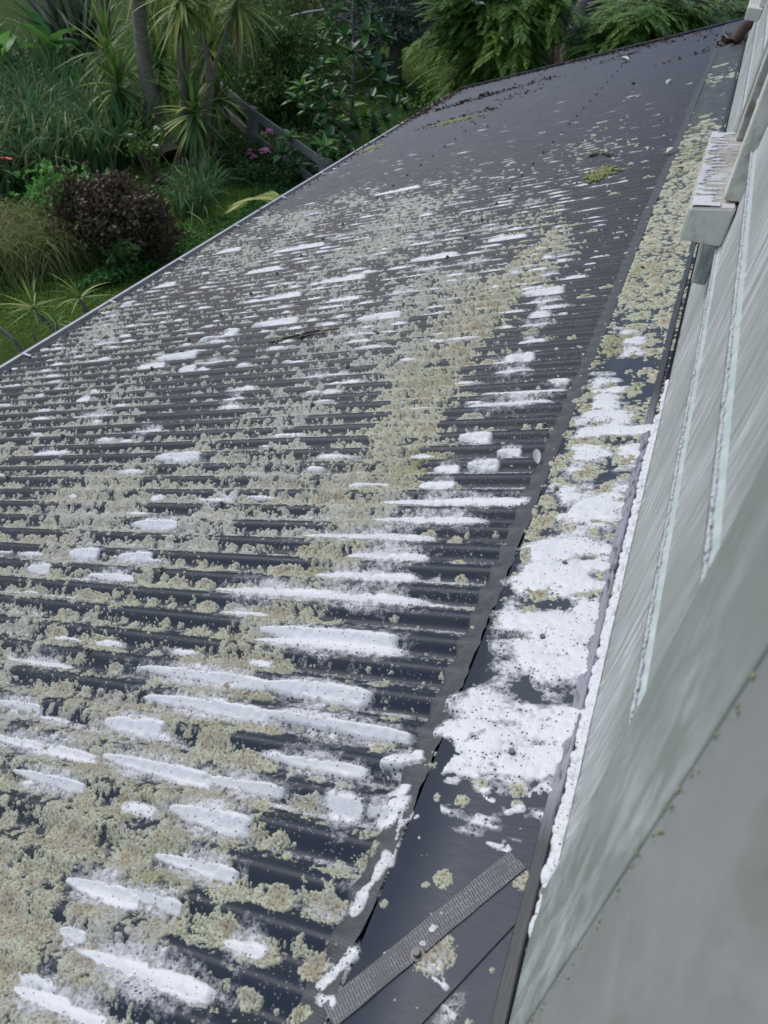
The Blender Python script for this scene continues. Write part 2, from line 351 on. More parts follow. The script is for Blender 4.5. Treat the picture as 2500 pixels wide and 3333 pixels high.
# ------------------------------------------------------------------ roof coordinates: s down the slope, t along the wall, n off the slope
TH = math.radians(21.0); H = 1.07
ct, st_ = math.cos(TH), math.sin(TH)
def RW(s, t, n=0.0):
    """roof coordinates to world; the origin is 1.07 m above the slope"""
    s = np.asarray(s, float); t = np.asarray(t, float); n = np.asarray(n, float)-H
    s, t, n = np.broadcast_arrays(s, t, n)
    return np.stack([-ct*s-st_*n, t, -st_*s+ct*n], -1)
def RV(s, t, n=0.0): return Vector(RW(s, t, n).tolist())
def oriented(s, t, n=0.0, spin=0.0, scale=1.0):
    m = Matrix(((-ct, 0, -st_, 0), (0, 1, 0, 0), (-st_, 0, ct, 0), (0, 0, 0, 1)))
    return Matrix.Translation(RV(s, t, n)) @ m @ Matrix.Rotation(spin, 4, 'Z') @ Matrix.Scale(scale, 4)
PITCH, AMP, PH = 0.0762, 0.0092, 0.0381
def corr(t): return AMP*np.cos(2*PI*(np.asarray(t)-PH)/PITCH)
S_WALL, S_TAPE, S_END, T_END = 0.262, 0.507, 3.735, 11.0
N_FL = AMP+0.003

# ------------------------------------------------------------------ noise in numpy
def hsh(ix, iy, seed):
    with np.errstate(over='ignore'):
        h = (ix.astype(np.int64)*374761393+iy.astype(np.int64)*668265263+seed*974634777) & 0xffffffff
        h = ((h ^ (h >> 13))*1274126177) & 0xffffffff
        h = ((h ^ (h >> 16))*2246822519) & 0xffffffff
        h = h ^ (h >> 15)
    return (h & 0xffffff)/float(0x1000000)
def vnoise(x, y, c, seed):
    x = x/c; y = y/c; ix = np.floor(x); iy = np.floor(y); fx = x-ix; fy = y-iy
    fx = fx*fx*(3-2*fx); fy = fy*fy*(3-2*fy); ix = ix.astype(np.int64); iy = iy.astype(np.int64)
    a = hsh(ix, iy, seed); b = hsh(ix+1, iy, seed); c_ = hsh(ix, iy+1, seed); d = hsh(ix+1, iy+1, seed)
    return (a*(1-fx)+b*fx)*(1-fy)+(c_*(1-fx)+d*fx)*fy
def fbm(x, y, c, seed, o=3):
    r = 0; w_ = 0; k = 1.0
    for i in range(o):
        r = r+k*vnoise(x, y, c/2**i, seed+i*17); w_ += k; k *= 0.55
    return r/w_
def vor(x, y, c, seed):
    x = x/c; y = y/c; ix = np.floor(x).astype(np.int64); iy = np.floor(y).astype(np.int64)
    best = np.full(x.shape, 9.0); rid = np.zeros(x.shape)
    for dx in (-1, 0, 1):
        for dy in (-1, 0, 1):
            jx = ix+dx; jy = iy+dy
            px = jx+0.1+0.8*hsh(jx, jy, seed); py = jy+0.1+0.8*hsh(jx, jy, seed+1)
            d = (x-px)**2+(y-py)**2; m_ = d < best
            best = np.where(m_, d, best); rid = np.where(m_, hsh(jx, jy, seed+2), rid)
    return np.sqrt(best), rid
def sm(a, b, x):
    t = np.clip((x-a)/(b-a), 0, 1); return t*t*(3-2*t)

# how thickly the lichen grows, by place on the roof
def density(s, t):
    lo = fbm(s, t*0.8, 0.42, 301, 3)
    base = 0.56*sm(0.66, 1.25, s)+0.15
    base = base+0.75*np.exp(-((s-(1.0+0.07*np.sin(t*3.1)))/0.14)**2)*sm(5.0, 3.2, t)*(0.75+0.25*sm(0.7, 1.3, t))
    base = base+0.55*sm(0.85, 0.45, t)*sm(0.62, 0.85, s)
    base = base-0.28*np.exp(-(((s-2.0)/0.40)**2+((t-2.45)/0.55)**2))
    base = base+(lo-0.5)*0.9
    # thins out along the roof
    lim = 5.3+0.6*(s < 1.2)+(lo-0.5)*2.0
    base = base*sm(lim+1.2, lim-0.5, t)+0.05*sm(8.0, 5.0, t)
    # the flat flashing under the wall
    fl = (0.12+0.70*sm(1.10, 1.55, t)*sm(6.3, 4.8, t)+0.35*sm(0.95, 1.25, t)*sm(1.7, 1.2, t)+(lo-0.5)*0.7)*(0.35+0.65*sm(0.66, 1.15, t))
    fl = fl*(1-0.9*np.exp(-(((s-0.41)/0.07)**2+((t-2.22)/0.10)**2)))
    return np.clip(np.where(s < S_TAPE+0.004, fl, base), 0, 1.0)

def rosettes(s, t, c, pw, k0, rmin, rmax, seed, wob):
    """coverage of scattered rosettes on a jittered grid of pitch c"""
    x = s/c; y = t/c; ix = np.floor(x).astype(np.int64); iy = np.floor(y).astype(np.int64)
    best = np.full(x.shape, -1.0); big = np.zeros(x.shape)
    for dx in (-1, 0, 1):
        for dy in (-1, 0, 1):
            jx = ix+dx; jy = iy+dy
            cx = (jx+0.1+0.8*hsh(jx, jy, seed))*c; cy = (jy+0.1+0.8*hsh(jx, jy, seed+1))*c
            pr = k0*density(cx, cy)**pw
            on = hsh(jx, jy, seed+2) < pr
            r = rmin+(rmax-rmin)*hsh(jx, jy, seed+3)**1.7
            d = np.sqrt((s-cx)**2+((t-cy)*1.0)**2)/r
            m_ = np.where(on, 1-d-wob, -1.0)
            u_ = m_ > best; best = np.where(u_, m_, best); big = np.where(u_, r, big)
    return best, big

FOAM = [(1.166,0.783,0.9,0.782,0.0157,1.1),(0.948,0.786,0.553,0.78,0.0175,1.2),(1.236,0.715,1.104,0.726,0.0229,1),(0.933,0.295,0.719,0.301,0.0172,1.1),(1.015,0.213,0.915,0.223,0.0124,1),(0.929,0.218,0.844,0.221,0.011,1),(1.213,1.119,0.926,1.133,0.0224,1.1),(1.003,1.134,0.702,1.122,0.0318,1.2),(0.969,1.193,0.744,1.193,0.0226,1),(0.918,1.29,0.739,1.28,0.0348,1.1),(0.996,1.028,0.718,1.024,0.022,1.1),(1.002,0.953,0.702,0.959,0.0192,1.1),(0.919,0.872,0.707,0.874,0.0198,1.1),(1.243,0.865,0.945,0.857,0.0136,1),(1.075,1.348,0.765,1.362,0.017,1.1),(0.909,1.438,0.648,1.435,0.0196,1),(0.902,1.518,0.57,1.53,0.0177,1),(0.845,2.111,0.545,2.105,0.0204,1),(0.829,2.033,0.611,2.019,0.0269,1),(0.822,2.279,0.713,2.253,0.0246,1),(0.639,2.197,0.556,2.161,0.0162,1),(0.85,1.616,0.762,1.585,0.0224,1),(0.836,1.696,0.773,1.671,0.0143,1),(0.811,1.855,0.727,1.837,0.02,1),(0.739,1.713,0.662,1.702,0.0167,1),(0.675,1.772,0.618,1.757,0.0123,1),(0.898,3.015,0.757,2.993,0.0267,1),(0.858,2.892,0.742,2.86,0.0224,1),(0.819,2.767,0.757,2.742,0.0233,1),(0.831,2.67,0.734,2.639,0.0243,1),(0.803,2.521,0.721,2.505,0.0183,1),(0.814,2.402,0.727,2.38,0.019,1),(0.854,2.336,0.778,2.324,0.0185,1),(0.895,3.171,0.813,3.154,0.0232,1),(0.603,0.712,0.524,0.748,0.0265,1.2),(0.564,0.682,0.532,0.666,0.0255,1),(0.552,0.621,0.537,0.647,0.0222,1),(0.538,0.467,0.52,0.554,0.0143,1),(0.54,0.36,0.511,0.406,0.0129,1),(0.537,0.339,0.502,0.34,0.0131,1),(0.507,0.542,0.528,0.635,0.0059,1),(0.664,0.635,0.604,0.637,0.0208,1.1),(0.594,0.63,0.558,0.631,0.0114,1),(0.912,0.465,0.773,0.469,0.0122,1.1),(0.94,0.559,0.793,0.545,0.0186,1),(1.053,0.392,0.913,0.382,0.0155,1),(0.922,0.412,0.829,0.4,0.01,1),(1.16,0.633,0.933,0.61,0.0159,1),(0.927,0.617,0.772,0.634,0.0106,1),(0.797,0.695,0.638,0.698,0.012,1.1),(0.717,0.374,0.653,0.373,0.013,1),(1.011,0.314,0.963,0.317,0.0073,1),(1.493,0.623,1.229,0.61,0.0122,1),(1.355,0.574,1.186,0.563,0.0103,1),(1.576,0.728,1.458,0.719,0.0072,1),(1.673,0.835,1.489,0.829,0.0082,1),(1.841,1.241,1.743,1.254,0.0187,1.2),(1.947,1.166,1.867,1.172,0.015,1),(1.913,1.785,1.748,1.792,0.0218,1.2),(1.912,2.186,1.829,2.178,0.018,1),(2.424,3.342,2.199,3.379,0.0417,1.3),(2.795,2.286,2.727,2.296,0.0193,1),(2.595,1.828,2.483,1.831,0.0161,1),(2.181,1.941,2.078,1.948,0.0162,1),(1.716,1.403,1.569,1.406,0.0149,1),(1.646,1.247,1.544,1.258,0.0151,1),(1.628,2.353,1.452,2.344,0.0168,1),(1.718,2.722,1.504,2.734,0.0234,1),(1.933,3.205,1.778,3.202,0.0302,1),(3.293,2.957,3.146,2.952,0.0386,1.2),(2.607,2.682,2.408,2.697,0.0286,1.2),(2.481,2.834,2.283,2.932,0.0309,1.2),(2.308,2.556,2.128,2.555,0.018,1),(2.672,2.598,2.531,2.6,0.0194,1),(2.368,2.528,2.29,2.53,0.0232,1),(1.623,3.186,1.44,3.2,0.0289,1),(1.171,1.035,1.054,1.04,0.0089,1),(1.69,1.157,1.545,1.149,0.0093,1),(2.647,2.11,2.463,2.115,0.0149,1),(2.224,3.006,2.015,3.012,0.0222,1),(1.918,4.107,1.632,4.1,0.0384,1),(1.649,3.698,1.441,3.686,0.0279,1),(2.117,3.523,1.892,3.515,0.0235,1),(1.443,4.014,1.216,4.023,0.031,1),(1.621,3.487,1.421,3.481,0.0255,1),(1.625,2.918,1.447,2.924,0.0198,1),(1.923,4.684,1.682,4.697,0.0356,1),(1.288,3.833,1.115,3.813,0.0243,1),(2.84,4.283,2.531,4.286,0.0336,1),(2.827,3.905,2.631,3.914,0.0295,1),(2.112,3.875,1.915,3.888,0.0272,1),(2.601,5.446,2.302,5.443,0.0397,1),(2.231,4.419,1.974,4.404,0.0277,1),(1.352,3.488,1.189,3.484,0.0213,1),(3.188,5.188,2.939,5.172,0.0385,1),(1.283,4.385,1.151,4.382,0.0251,1),(2.545,4.38,2.355,4.404,0.0284,1),(0.91,3.415,0.805,3.405,0.0195,1),(1.075,3.27,0.979,3.266,0.0187,1),(3.631,3.402,3.524,3.431,0.0354,1),(3.63,3.581,3.51,3.644,0.0286,1),(3.572,3.871,3.422,3.928,0.0316,1),(3.521,4.145,3.384,4.201,0.0347,1),(3.472,4.508,3.301,4.553,0.0323,1),(0.469,0.778,0.43,0.816,0.0067,0.6),(0.519,0.612,0.499,0.633,0.0086,0.7),(0.364,0.663,0.331,0.683,0.0103,0.8),(0.48,0.709,0.447,0.706,0.0129,0.7),(0.405,0.688,0.38,0.681,0.0081,0.6),(0.379,0.611,0.334,0.606,0.0095,0.7),(0.358,0.601,0.34,0.616,0.0051,0.7),(0.423,0.43,0.405,0.488,0.0096,0.7),(0.329,0.705,0.306,0.736,0.0124,0.7),(0.296,0.654,0.299,0.607,0.0047,0.6),(0.406,0.429,0.381,0.417,0.0073,0.8),(0.394,0.407,0.365,0.398,0.0065,0.8),(0.368,0.379,0.345,0.368,0.0062,0.8),(0.49,0.362,0.467,0.405,0.0039,0.6),(0.475,0.409,0.446,0.443,0.0035,0.6),(0.502,0.34,0.476,0.378,0.0037,0.6),(0.426,0.486,0.377,0.488,0.0044,0.7)]
FPOLY = [[(0.481, 2.198), (0.409, 2.219), (0.378, 2.052), (0.388, 1.944), (0.271, 1.935), (0.268, 1.701), (0.268, 1.414), (0.269, 1.183), (0.269, 1.017), (0.273, 0.895), (0.277, 0.815), (0.282, 0.741), (0.309, 0.713), (0.367, 0.732), (0.423, 0.748), (0.475, 0.757), (0.499, 0.803), (0.499, 0.901), (0.5, 0.997), (0.497, 1.103), (0.493, 1.221), (0.483, 1.352), (0.453, 1.461), (0.37, 1.539), (0.352, 1.703), (0.401, 1.869), (0.492, 2.064)],
  [(0.475, 0.757), (0.376, 0.739), (0.285, 0.723), (0.289, 0.656), (0.309, 0.62), (0.366, 0.591), (0.452, 0.627), (0.489, 0.698)],
  [(0.459, 1.46), (0.475, 1.706), (0.476, 1.952), (0.463, 2.09), (0.386, 1.971), (0.355, 1.725), (0.37, 1.539)],
  [(0.452, 2.518), (0.37, 2.519), (0.364, 2.291), (0.437, 2.271)]]
def poly_dist(s, t, poly):
    P = np.array(poly); n_ = len(P); d = np.full(s.shape, 1e9); ins = np.zeros(s.shape, bool)
    for i in range(n_):
        a = P[i]; b = P[(i+1) % n_]; ab = b-a
        u_ = np.clip(((s-a[0])*ab[0]+(t-a[1])*ab[1])/(ab@ab), 0, 1)
        d = np.minimum(d, np.hypot(s-a[0]-u_*ab[0], t-a[1]-u_*ab[1]))
        cnd = ((a[1] > t) != (b[1] > t)) & (s < (b[0]-a[0])*(t-a[1])/(b[1]-a[1]+1e-12)+a[0])
        ins ^= cnd
    return np.where(ins, d, -d)

def surface(s, t):
    """height of the bare roof or flashing"""
    drape = sm(S_TAPE-0.002, S_TAPE+0.05, s)
    top = N_FL-0.004*drape
    c = corr(t)
    # the tape sags into the valleys as it leaves the flashing
    tape = top*(1-drape)+np.maximum(c, -0.001+0.0*c)*drape+0.0012
    n_ = np.where(s < S_TAPE, N_FL, np.where(s < S_TAPE+0.045, np.maximum(tape, c+0.001), c))
    return n_

def build_growth(bands):
    """lichen and foam as height fields standing on the roof, finer where they are close"""
    for bi, (t0, t1, s0, s1, ds, cr) in enumerate(bands):
        sa = np.arange(s0, s1, ds); ta = np.arange(t0, t1+ds, ds*0.93)
        s, t = np.meshgrid(sa, ta)                              # rows t
        js = s+(vnoise(s, t, 0.02, 5)-0.5)*0.006; jt = t+(vnoise(s, t, 0.02, 6)-0.5)*0.006
        w1 = vnoise(s, t, 0.011, 21); w2 = vnoise(s, t, max(0.0042, ds*1.6), 22)
        wob = 0.42*(w1-0.5)+0.36*(w2-0.5)
        best = np.full(s.shape, -1.0); big = np.zeros(s.shape)
        layers = [(0.074, 1.0, 1.0, 0.016, 0.042, 41), (0.046, 1.0, 0.72, 0.009, 0.021, 51), (0.024, 1.0, 0.45, 0.004, 0.009, 61)]
        if t0 < 4.5: layers.append((0.0125, 0.6, 0.30, 0.0018, 0.0042, 71))
        for (c, pw, k0, a, b, sd_) in layers:
            m_, r_ = rosettes(js, jt, c, pw, k0, a, b, sd_, wob)
            u_ = m_ > best; best = np.where(u_, m_, best); big = np.where(u_, r_, big)
        dens = density(s, t)
        rid0 = vnoise(s, t, 0.05, 97)
        # where it is densest the rosettes run together
        carpet = (dens-0.98)*3.0+(w1-0.5)*2.4+(w2-0.5)*2.0+(rid0-0.5)*2.2+0.35*np.exp(-((s-0.98)/0.13)**2)*sm(4.5, 3.5, t)
        dC, rC = vor(s+(w1-0.5)*0.012, t+(w2-0.5)*0.008, 0.046, 98)
        carpet = carpet-0.9*sm(0.42, 0.85, dC)+0.15
        u_ = carpet > best; best = np.where(u_, np.minimum(carpet, 0.25+0.75*np.clip(1-dC/0.75, 0, 1)), best); big = np.where(u_, 0.022+0.03*rC, big)
        for (a0, b0, r0) in ROS:
            pad = r0*1.4; i0, i1 = np.searchsorted(sa, [a0-pad, a0+pad]); j0, j1 = np.searchsorted(ta, [b0-pad, b0+pad])
            if i1 <= i0 or j1 <= j0: continue
            m_ = 1-np.hypot(js[j0:j1, i0:i1]-a0, jt[j0:j1, i0:i1]-b0)/r0-wob[j0:j1, i0:i1]*0.8
            sub = best[j0:j1, i0:i1]; sb = big[j0:j1, i0:i1]; u_ = m_ > sub; sub[u_] = m_[u_]; sb[u_] = r0
        d1, rid = vor(js, jt, cr, 81); d2, rid2 = vor(js, jt, cr*2.3, 91)
        # crests are mostly bare: growth sits on the flanks and in the valleys
        ridge = np.where(s > S_TAPE+0.045, sm(-0.35, 0.95, np.cos(2*PI*(t-PH+0.002)/PITCH)), 0)
        best = best-ridge*(0.80*(1-sm(0.70, 1.0, dens))+0.12)*np.where(big > 0.02, 0.9, 1)
        best = best-0.34*sm(0.45, 0.85, d1)*(1-sm(0.25, 0.7, best))          # lobed, open margins
        # bare tape
        best = np.where((s > S_TAPE-0.004) & (s < S_TAPE+0.046), best-0.55, best)
        for (px, py) in TAPE2: best = np.where(np.abs((s-TAPE2[0][0])*TN[0]+(t-TAPE2[0][1])*TN[1]) < 0.021, best-0.9, best)
        mm = np.clip(best, 0, 1)
        h = 0.0013*sm(0, 0.20, mm)+0.0027*np.sqrt(mm)*np.clip(big/0.03, 0.25, 1)*(0.7+0.6*w1)
        h = h+(0.0017*(1-(d1/0.75)**2)*np.clip(0.3+rid, 0, 1.3)+0.0016*(rid2-0.5))*sm(0, 0.12, mm)*np.clip(big/0.012, 0.35, 1.1)*(cr/0.0048)**0.45
        base = surface(s, t)
        nl = np.where(best > 0, base+h+0.0003, base-0.0015)
        age = sm(0.12, 0.75, mm)*np.clip(big/0.030, 0, 1.0)
        pale = np.clip(1.15-big/0.010, 0, 1)*0.8+1.0*sm(0.7, 2.6, t)*sm(1.05, 1.45, s)*(0.55+0.45*vnoise(s, t, 0.15, 33))
        pale = np.clip(pale, 0, 1)*np.where(s < S_TAPE, 0.6, 1)
        mossy = sm(0.58, 0.80, fbm(s, t, 0.22, 133))*(0.05+0.8*np.exp(-((s-0.98)/0.16)**2)+0.6*(s < 0.5)*sm(1.6, 2.2, t))
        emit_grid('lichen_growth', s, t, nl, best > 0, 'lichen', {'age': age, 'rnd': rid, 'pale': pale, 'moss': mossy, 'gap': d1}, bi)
        # ---- foam
        T = np.full(s.shape, -1.0); HH = np.zeros(s.shape)
        fw = (fbm(s*0.5, t, 0.022, 141, 3)-0.5)*0.75+(vnoise(s, t, 0.006, 151)-0.5)*0.22
        VE = np.full(s.shape, -1.0)
        for (a0, b0, a1, b1, hw, k) in FOAM:
            if min(a0, a1) > 0.56 and abs(b1-b0) < 0.35*abs(a1-a0)+0.012 and hw < 0.045:
                bm_ = (b0+b1)/2; kk = math.floor((bm_-PH)/PITCH); fr_ = (bm_-PH)/PITCH-kk
                sn = (kk+min(max(fr_, 0.42), 0.72))*PITCH+PH; dlt = (b1-b0)*0.12
                ext = 0.16*(a1-a0); a0, a1 = a0-ext, a1+ext
                b0, b1 = sn-dlt, sn+dlt; hw = min(max(hw*1.45, 0.014), 0.029)
            pad = hw*1.8+0.05
            i0, i1 = np.searchsorted(sa, [min(a0, a1)-pad, max(a0, a1)+pad]); j0, j1 = np.searchsorted(ta, [min(b0, b1)-pad, max(b0, b1)+pad])
            if i1 <= i0 or j1 <= j0: continue
            S_ = s[j0:j1, i0:i1]; T_ = t[j0:j1, i0:i1]
            dx, dy = a1-a0, b1-b0; L2 = dx*dx+dy*dy+1e-9
            u_ = ((S_-a0)*dx+(T_-b0)*dy)/L2; v_ = ((S_-a0)*dy-(T_-b0)*dx)/math.sqrt(L2)
            q = np.clip(np.abs(2*u_-1), 0, 1.6)
            sp_ = abs(dx) > abs(dy) and math.sqrt(L2) > 3.2*hw
            if sp_:                                                   # drawn-out streak: blunt at the top end, tapering down the slope
                pu = np.clip(u_ if a1 < a0 else 1-u_, 0.0, 1.0); wv = np.maximum(hw*2.0*pu**0.75*(1-pu)**0.38, 0.0008)
                m_ = np.minimum(1.7*(1-np.abs(v_)/wv), 5.5*(1.0-q))+fw[j0:j1, i0:i1]*np.where(q < 1.1, 0.8, 0.0)
            else:
                if abs(dx) > abs(dy): m_ = 1.5*(1-np.sqrt((v_/(hw*1.25))**2+(np.abs(2*u_-1)*0.80)**2))+fw[j0:j1, i0:i1]*0.9
                else: e_ = np.maximum(np.abs(u_-0.5)*math.sqrt(L2)-math.sqrt(L2)*0.5, 0); m_ = 1.5*(1-np.hypot(v_, e_)/(hw*1.15))+fw[j0:j1, i0:i1]*0.8
            hh = np.full(m_.shape, min(0.0085, hw*0.34)*k*(1.0 if sp_ else 0.45))
            vv = VE[j0:j1, i0:i1]; np.maximum(vv, 1-np.sqrt((v_/(hw*1.5+0.022))**2+(np.abs(2*u_-1)*0.80)**2), out=vv)
            sub = T[j0:j1, i0:i1]; sh = HH[j0:j1, i0:i1]; u2 = m_ > sub
            sub[u2] = m_[u2]; sh[u2] = hh[u2]
        for pi_, poly in enumerate(FPOLY):
            if t0 > 2.6 : continue
            d = poly_dist(s, t, poly)
            m_ = np.clip(d/0.022, -1, 1.0)*0.42+fw*1.3+(fbm(s*0.6, t*1.3, 0.075, 171, 3)-0.5)*2.3+0.06
            if pi_ == 1: m_ = (fbm(s*0.45, t*1.2, 0.030, 172, 3)-0.50)*3.0+fw*0.6
            m_ = np.where(d > (0.0 if pi_ == 1 else -0.03), m_, -1)
            u2 = m_ > T; T = np.where(u2, m_, T); HH = np.where(u2, 0.0030+0.0060*vnoise(s*0.6, t, 0.05, 173), HH)
        # loose suds lying in the valleys further along, drawn out down the slope
        if t1 > 0.3:
            c1, c2 = 0.16, PITCH
            xx = s/c1; ix = np.floor(xx).astype(np.int64); iy = np.floor((t-PH)/c2).astype(np.int64)
            bb = np.full(s.shape, -1.0)
            for dx in (-1, 0, 1):
                jx = ix+dx
                cx = (jx+hsh(jx, iy, 201))*c1; on = hsh(jx, iy, 202) < (0.16+0.40*sm(2.2, 3.2, t)*sm(5.9, 4.9, t))*sm(0.6, 0.8, s)
                ln = 0.035+0.07*hsh(jx, iy, 203); cy = (iy+0.60+0.14*(hsh(jx, iy, 204)-0.5))*c2+PH
                m_ = np.where(on, 1-np.sqrt(((s-cx)/ln)**2+((t-cy)/(0.008+0.010*hsh(jx, iy, 205)))**2), -1.0)
                bb = np.maximum(bb, m_)
            m_ = bb+fw*0.8; m_ = np.where(bb > -0.5, m_, -1); u2 = m_ > T; T = np.where(u2, m_, T); HH = np.where(u2, 0.008, HH)
        # thin film of suds along the valley floors
        valley = sm(-0.80, -0.99, np.cos(2*PI*(t-PH+0.003)/PITCH))*(s > S_TAPE+0.05)
        m_ = valley*0.62-0.50+fw*0.6+(fbm(s*0.35, t, 0.12, 181)-0.45)*1.0
        m_ = np.where((t < 3.4) & (valley > 0), m_, -1); u2 = m_ > T; T = np.where(u2, m_, T); HH = np.where(u2, 0.0035, HH)
        # froth clinging to the lichen
        fr = (fbm(s*0.6, t, 0.11, 191, 3)-0.53)*3.0+(w1-0.5)*0.8-np.abs(best-0.25)*0.4
        m_ = np.where((best > 0.0) & (t < 2.6) & (s > S_TAPE), fr*sm(3.0, 1.0, t), -1)
        m_ = np.maximum(m_, np.where(VE > -0.3, VE*1.3-0.22+fw*1.5+(w1-0.5)*0.5, -1)); u2 = m_ > T
        frm = u2 & (m_ > 0); T = np.where(u2, m_, T)
        mt_ = np.clip(T, 0, 1)
        hf = HH*sm(-0.12, 1.0, mt_)+0.0009+((vnoise(s, t, 0.012, 211)-0.5)*0.0022+(vnoise(s*0.5, t, 0.034, 212)-0.5)*0.0026)*sm(0, 0.5, mt_)
        nf = np.where(T > 0, base+hf, base-0.002)
        nf = np.where(frm, np.maximum(nl, base)+0.0006, nf)
        thick = sm(-0.05, 0.95, mt_)*np.where(frm, 0.55, 1.0)*np.clip(HH/0.007+0.35, 0.3, 1)
        emit_grid('soap_foam', s, t, nf, T > 0, 'foam', {'thick': thick}, bi)
POOL = {}
def emit_grid(name, s, t, nn, mask, mat, attrs, bi):
    ny, nx = s.shape
    fm = mask[:-1, :-1] | mask[1:, :-1] | mask[:-1, 1:] | mask[1:, 1:]
    jj, ii = np.nonzero(fm)
    idx = np.arange(ny*nx).reshape(ny, nx)
    F = np.stack([idx[jj, ii], idx[jj+1, ii], idx[jj+1, ii+1], idx[jj, ii+1]], 1)
    used, inv = np.unique(F, return_inverse=True); F = inv.reshape(F.shape)
    V = RW(s.ravel()[used], t.ravel()[used], nn.ravel()[used])
    pool = POOL.setdefault(name, {'V': [], 'F': [], 'A': {k: [] for k in attrs}, 'off': 0, 'mat': mat})
    pool['V'].append(V); pool['F'].append(F+pool['off']); pool['off'] += len(V)
    for k, a in attrs.items(): pool['A'][k].append(a.ravel()[used])

# ------------------------------------------------------------------ ground
def gz(x, y):
    return -5.0+0.11*np.maximum(0, y-17)+0.10*np.maximum(0, -x-14)*(y > 0)
xs = np.linspace(-90, 60, 100); ys = np.linspace(-30, 150, 120)
gx, gy = np.meshgrid(xs, ys); zz = gz(gx, gy)+(fbm(gx+200, gy+200, 3.0, 3)-0.5)*0.25
V = np.stack([gx, gy, zz], -1).reshape(-1, 3); idx = np.arange(V.shape[0]).reshape(gx.shape)
F = np.stack([idx[:-1, :-1], idx[:-1, 1:], idx[1:, 1:], idx[1:, :-1]], -1).reshape(-1, 4)
tag(link('lawn_ground', mesh_np('lawn_ground', V, F, 'lawn')), 'mown green lawn rising behind the garden beds', kind='structure')
def GZ(x, y): return float(gz(np.array(float(x)), np.array(float(y))))

# ------------------------------------------------------------------ house
house = empty('house', (0, 0, 0), 'grey green weatherboard house with a charcoal corrugated lower roof covered in lichen and suds', 'house')
# corrugated sheets, each ten corrugations wide
k = 0; t = -0.762
while t < T_END-0.01:
    te = min(t+0.762+0.012, T_END)
    ta = np.linspace(t, te, int(round((te-t)/PITCH*22))+1)
    sa = np.linspace(0.30, S_END, 26)
    s_, t_ = np.meshgrid(sa, ta)
    n_ = corr(t_)+0.00015*np.clip((t_-t)/0.762, 0, 1)
    V = RW(s_, t_, n_).reshape(-1, 3); idx = np.arange(len(V)).reshape(s_.shape)
    F = np.stack([idx[:-1, :-1], idx[1:, :-1], idx[1:, 1:], idx[:-1, 1:]], -1).reshape(-1, 4)
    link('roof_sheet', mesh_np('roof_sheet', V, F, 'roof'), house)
    t += 0.762; k += 1
# apron flashing in lapped lengths, with the upstand against the wall
laps = [-0.8, 0.44, 2.24, 4.6, 7.0, 9.4, T_END]
for i in range(len(laps)-1):
    a, b = laps[i], laps[i+1]+0.02
    pr = [(S_TAPE, N_FL-0.0035), (S_TAPE-0.001, N_FL), (0.40, N_FL+0.0004), (0.300, N_FL), (0.292, N_FL+0.0), (0.288, N_FL+0.002), (0.272, N_FL+0.002), (0.270, N_FL-0.004), (0.258, N_FL-0.006), (0.252, N_FL+0.02)]
    ta = np.linspace(a, b, max(8, int((b-a)/0.06))); P = np.array(pr)
    s_ = np.repeat(P[None, :, 0], len(ta), 0)+(fbm(ta, ta*0, 0.22, 9)[:, None]-0.5)*0.0035
    n_ = np.repeat(P[None, :, 1], len(ta), 0)+0.0012*(i % 2)+0.0010*(vnoise(s_*3, ta[:, None]+0*s_, 0.12, 4)-0.5)
    t_ = np.repeat(ta[:, None], len(pr), 1)
    if i == 0: t_ = t_*1.0+np.where(t_ > 0.3, 0.25, 0); n_ = n_-0.0012
    if i == 1:                                                       # the near lap runs across at a slant
        s0_ = 0.47-1.85*(P[:, 0]-0.322); u_ = np.linspace(0, 1, len(ta))[:, None]; t_ = s0_[None, :]*(1-u_)+b*u_
    V = RW(s_, t_, n_).reshape(-1, 3); idx = np.arange(len(V)).reshape(s_.shape)
    F = np.stack([idx[:-1, :-1], idx[1:, :-1], idx[1:, 1:], idx[:-1, 1:]], -1).reshape(-1, 4)
    link('apron_flashing', mesh_np('apron_flashing', V, F, 'flashing'), house)
# grey capping strip that runs along the foot of the wall
ta = np.linspace(-0.8, 10.6, 240)
pr = [(0.303, N_FL+0.0005), (0.3022, N_FL+0.004), (0.301, N_FL+0.005), (0.284, N_FL+0.0085), (0.282, N_FL+0.0075), (0.2815, N_FL)]
P = np.array(pr); P[:, 0] = P[:, 0]; s_ = np.repeat(P[None, :, 0], len(ta), 0)+(fbm(ta, ta*0, 0.30, 19)[:, None]-0.5)*0.005
n_ = np.repeat(P[None, :, 1], len(ta), 0); t_ = np.repeat(ta[:, None], len(pr), 1)
V = RW(s_, t_, n_).reshape(-1, 3); idx = np.arange(len(V)).reshape(s_.shape)
F = np.stack([idx[:-1, :-1], idx[1:, :-1], idx[1:, 1:], idx[:-1, 1:]], -1).reshape(-1, 4)
link('capping_strip', mesh_np('capping_strip', V, F, 'strip_steel', smooth=False), house)

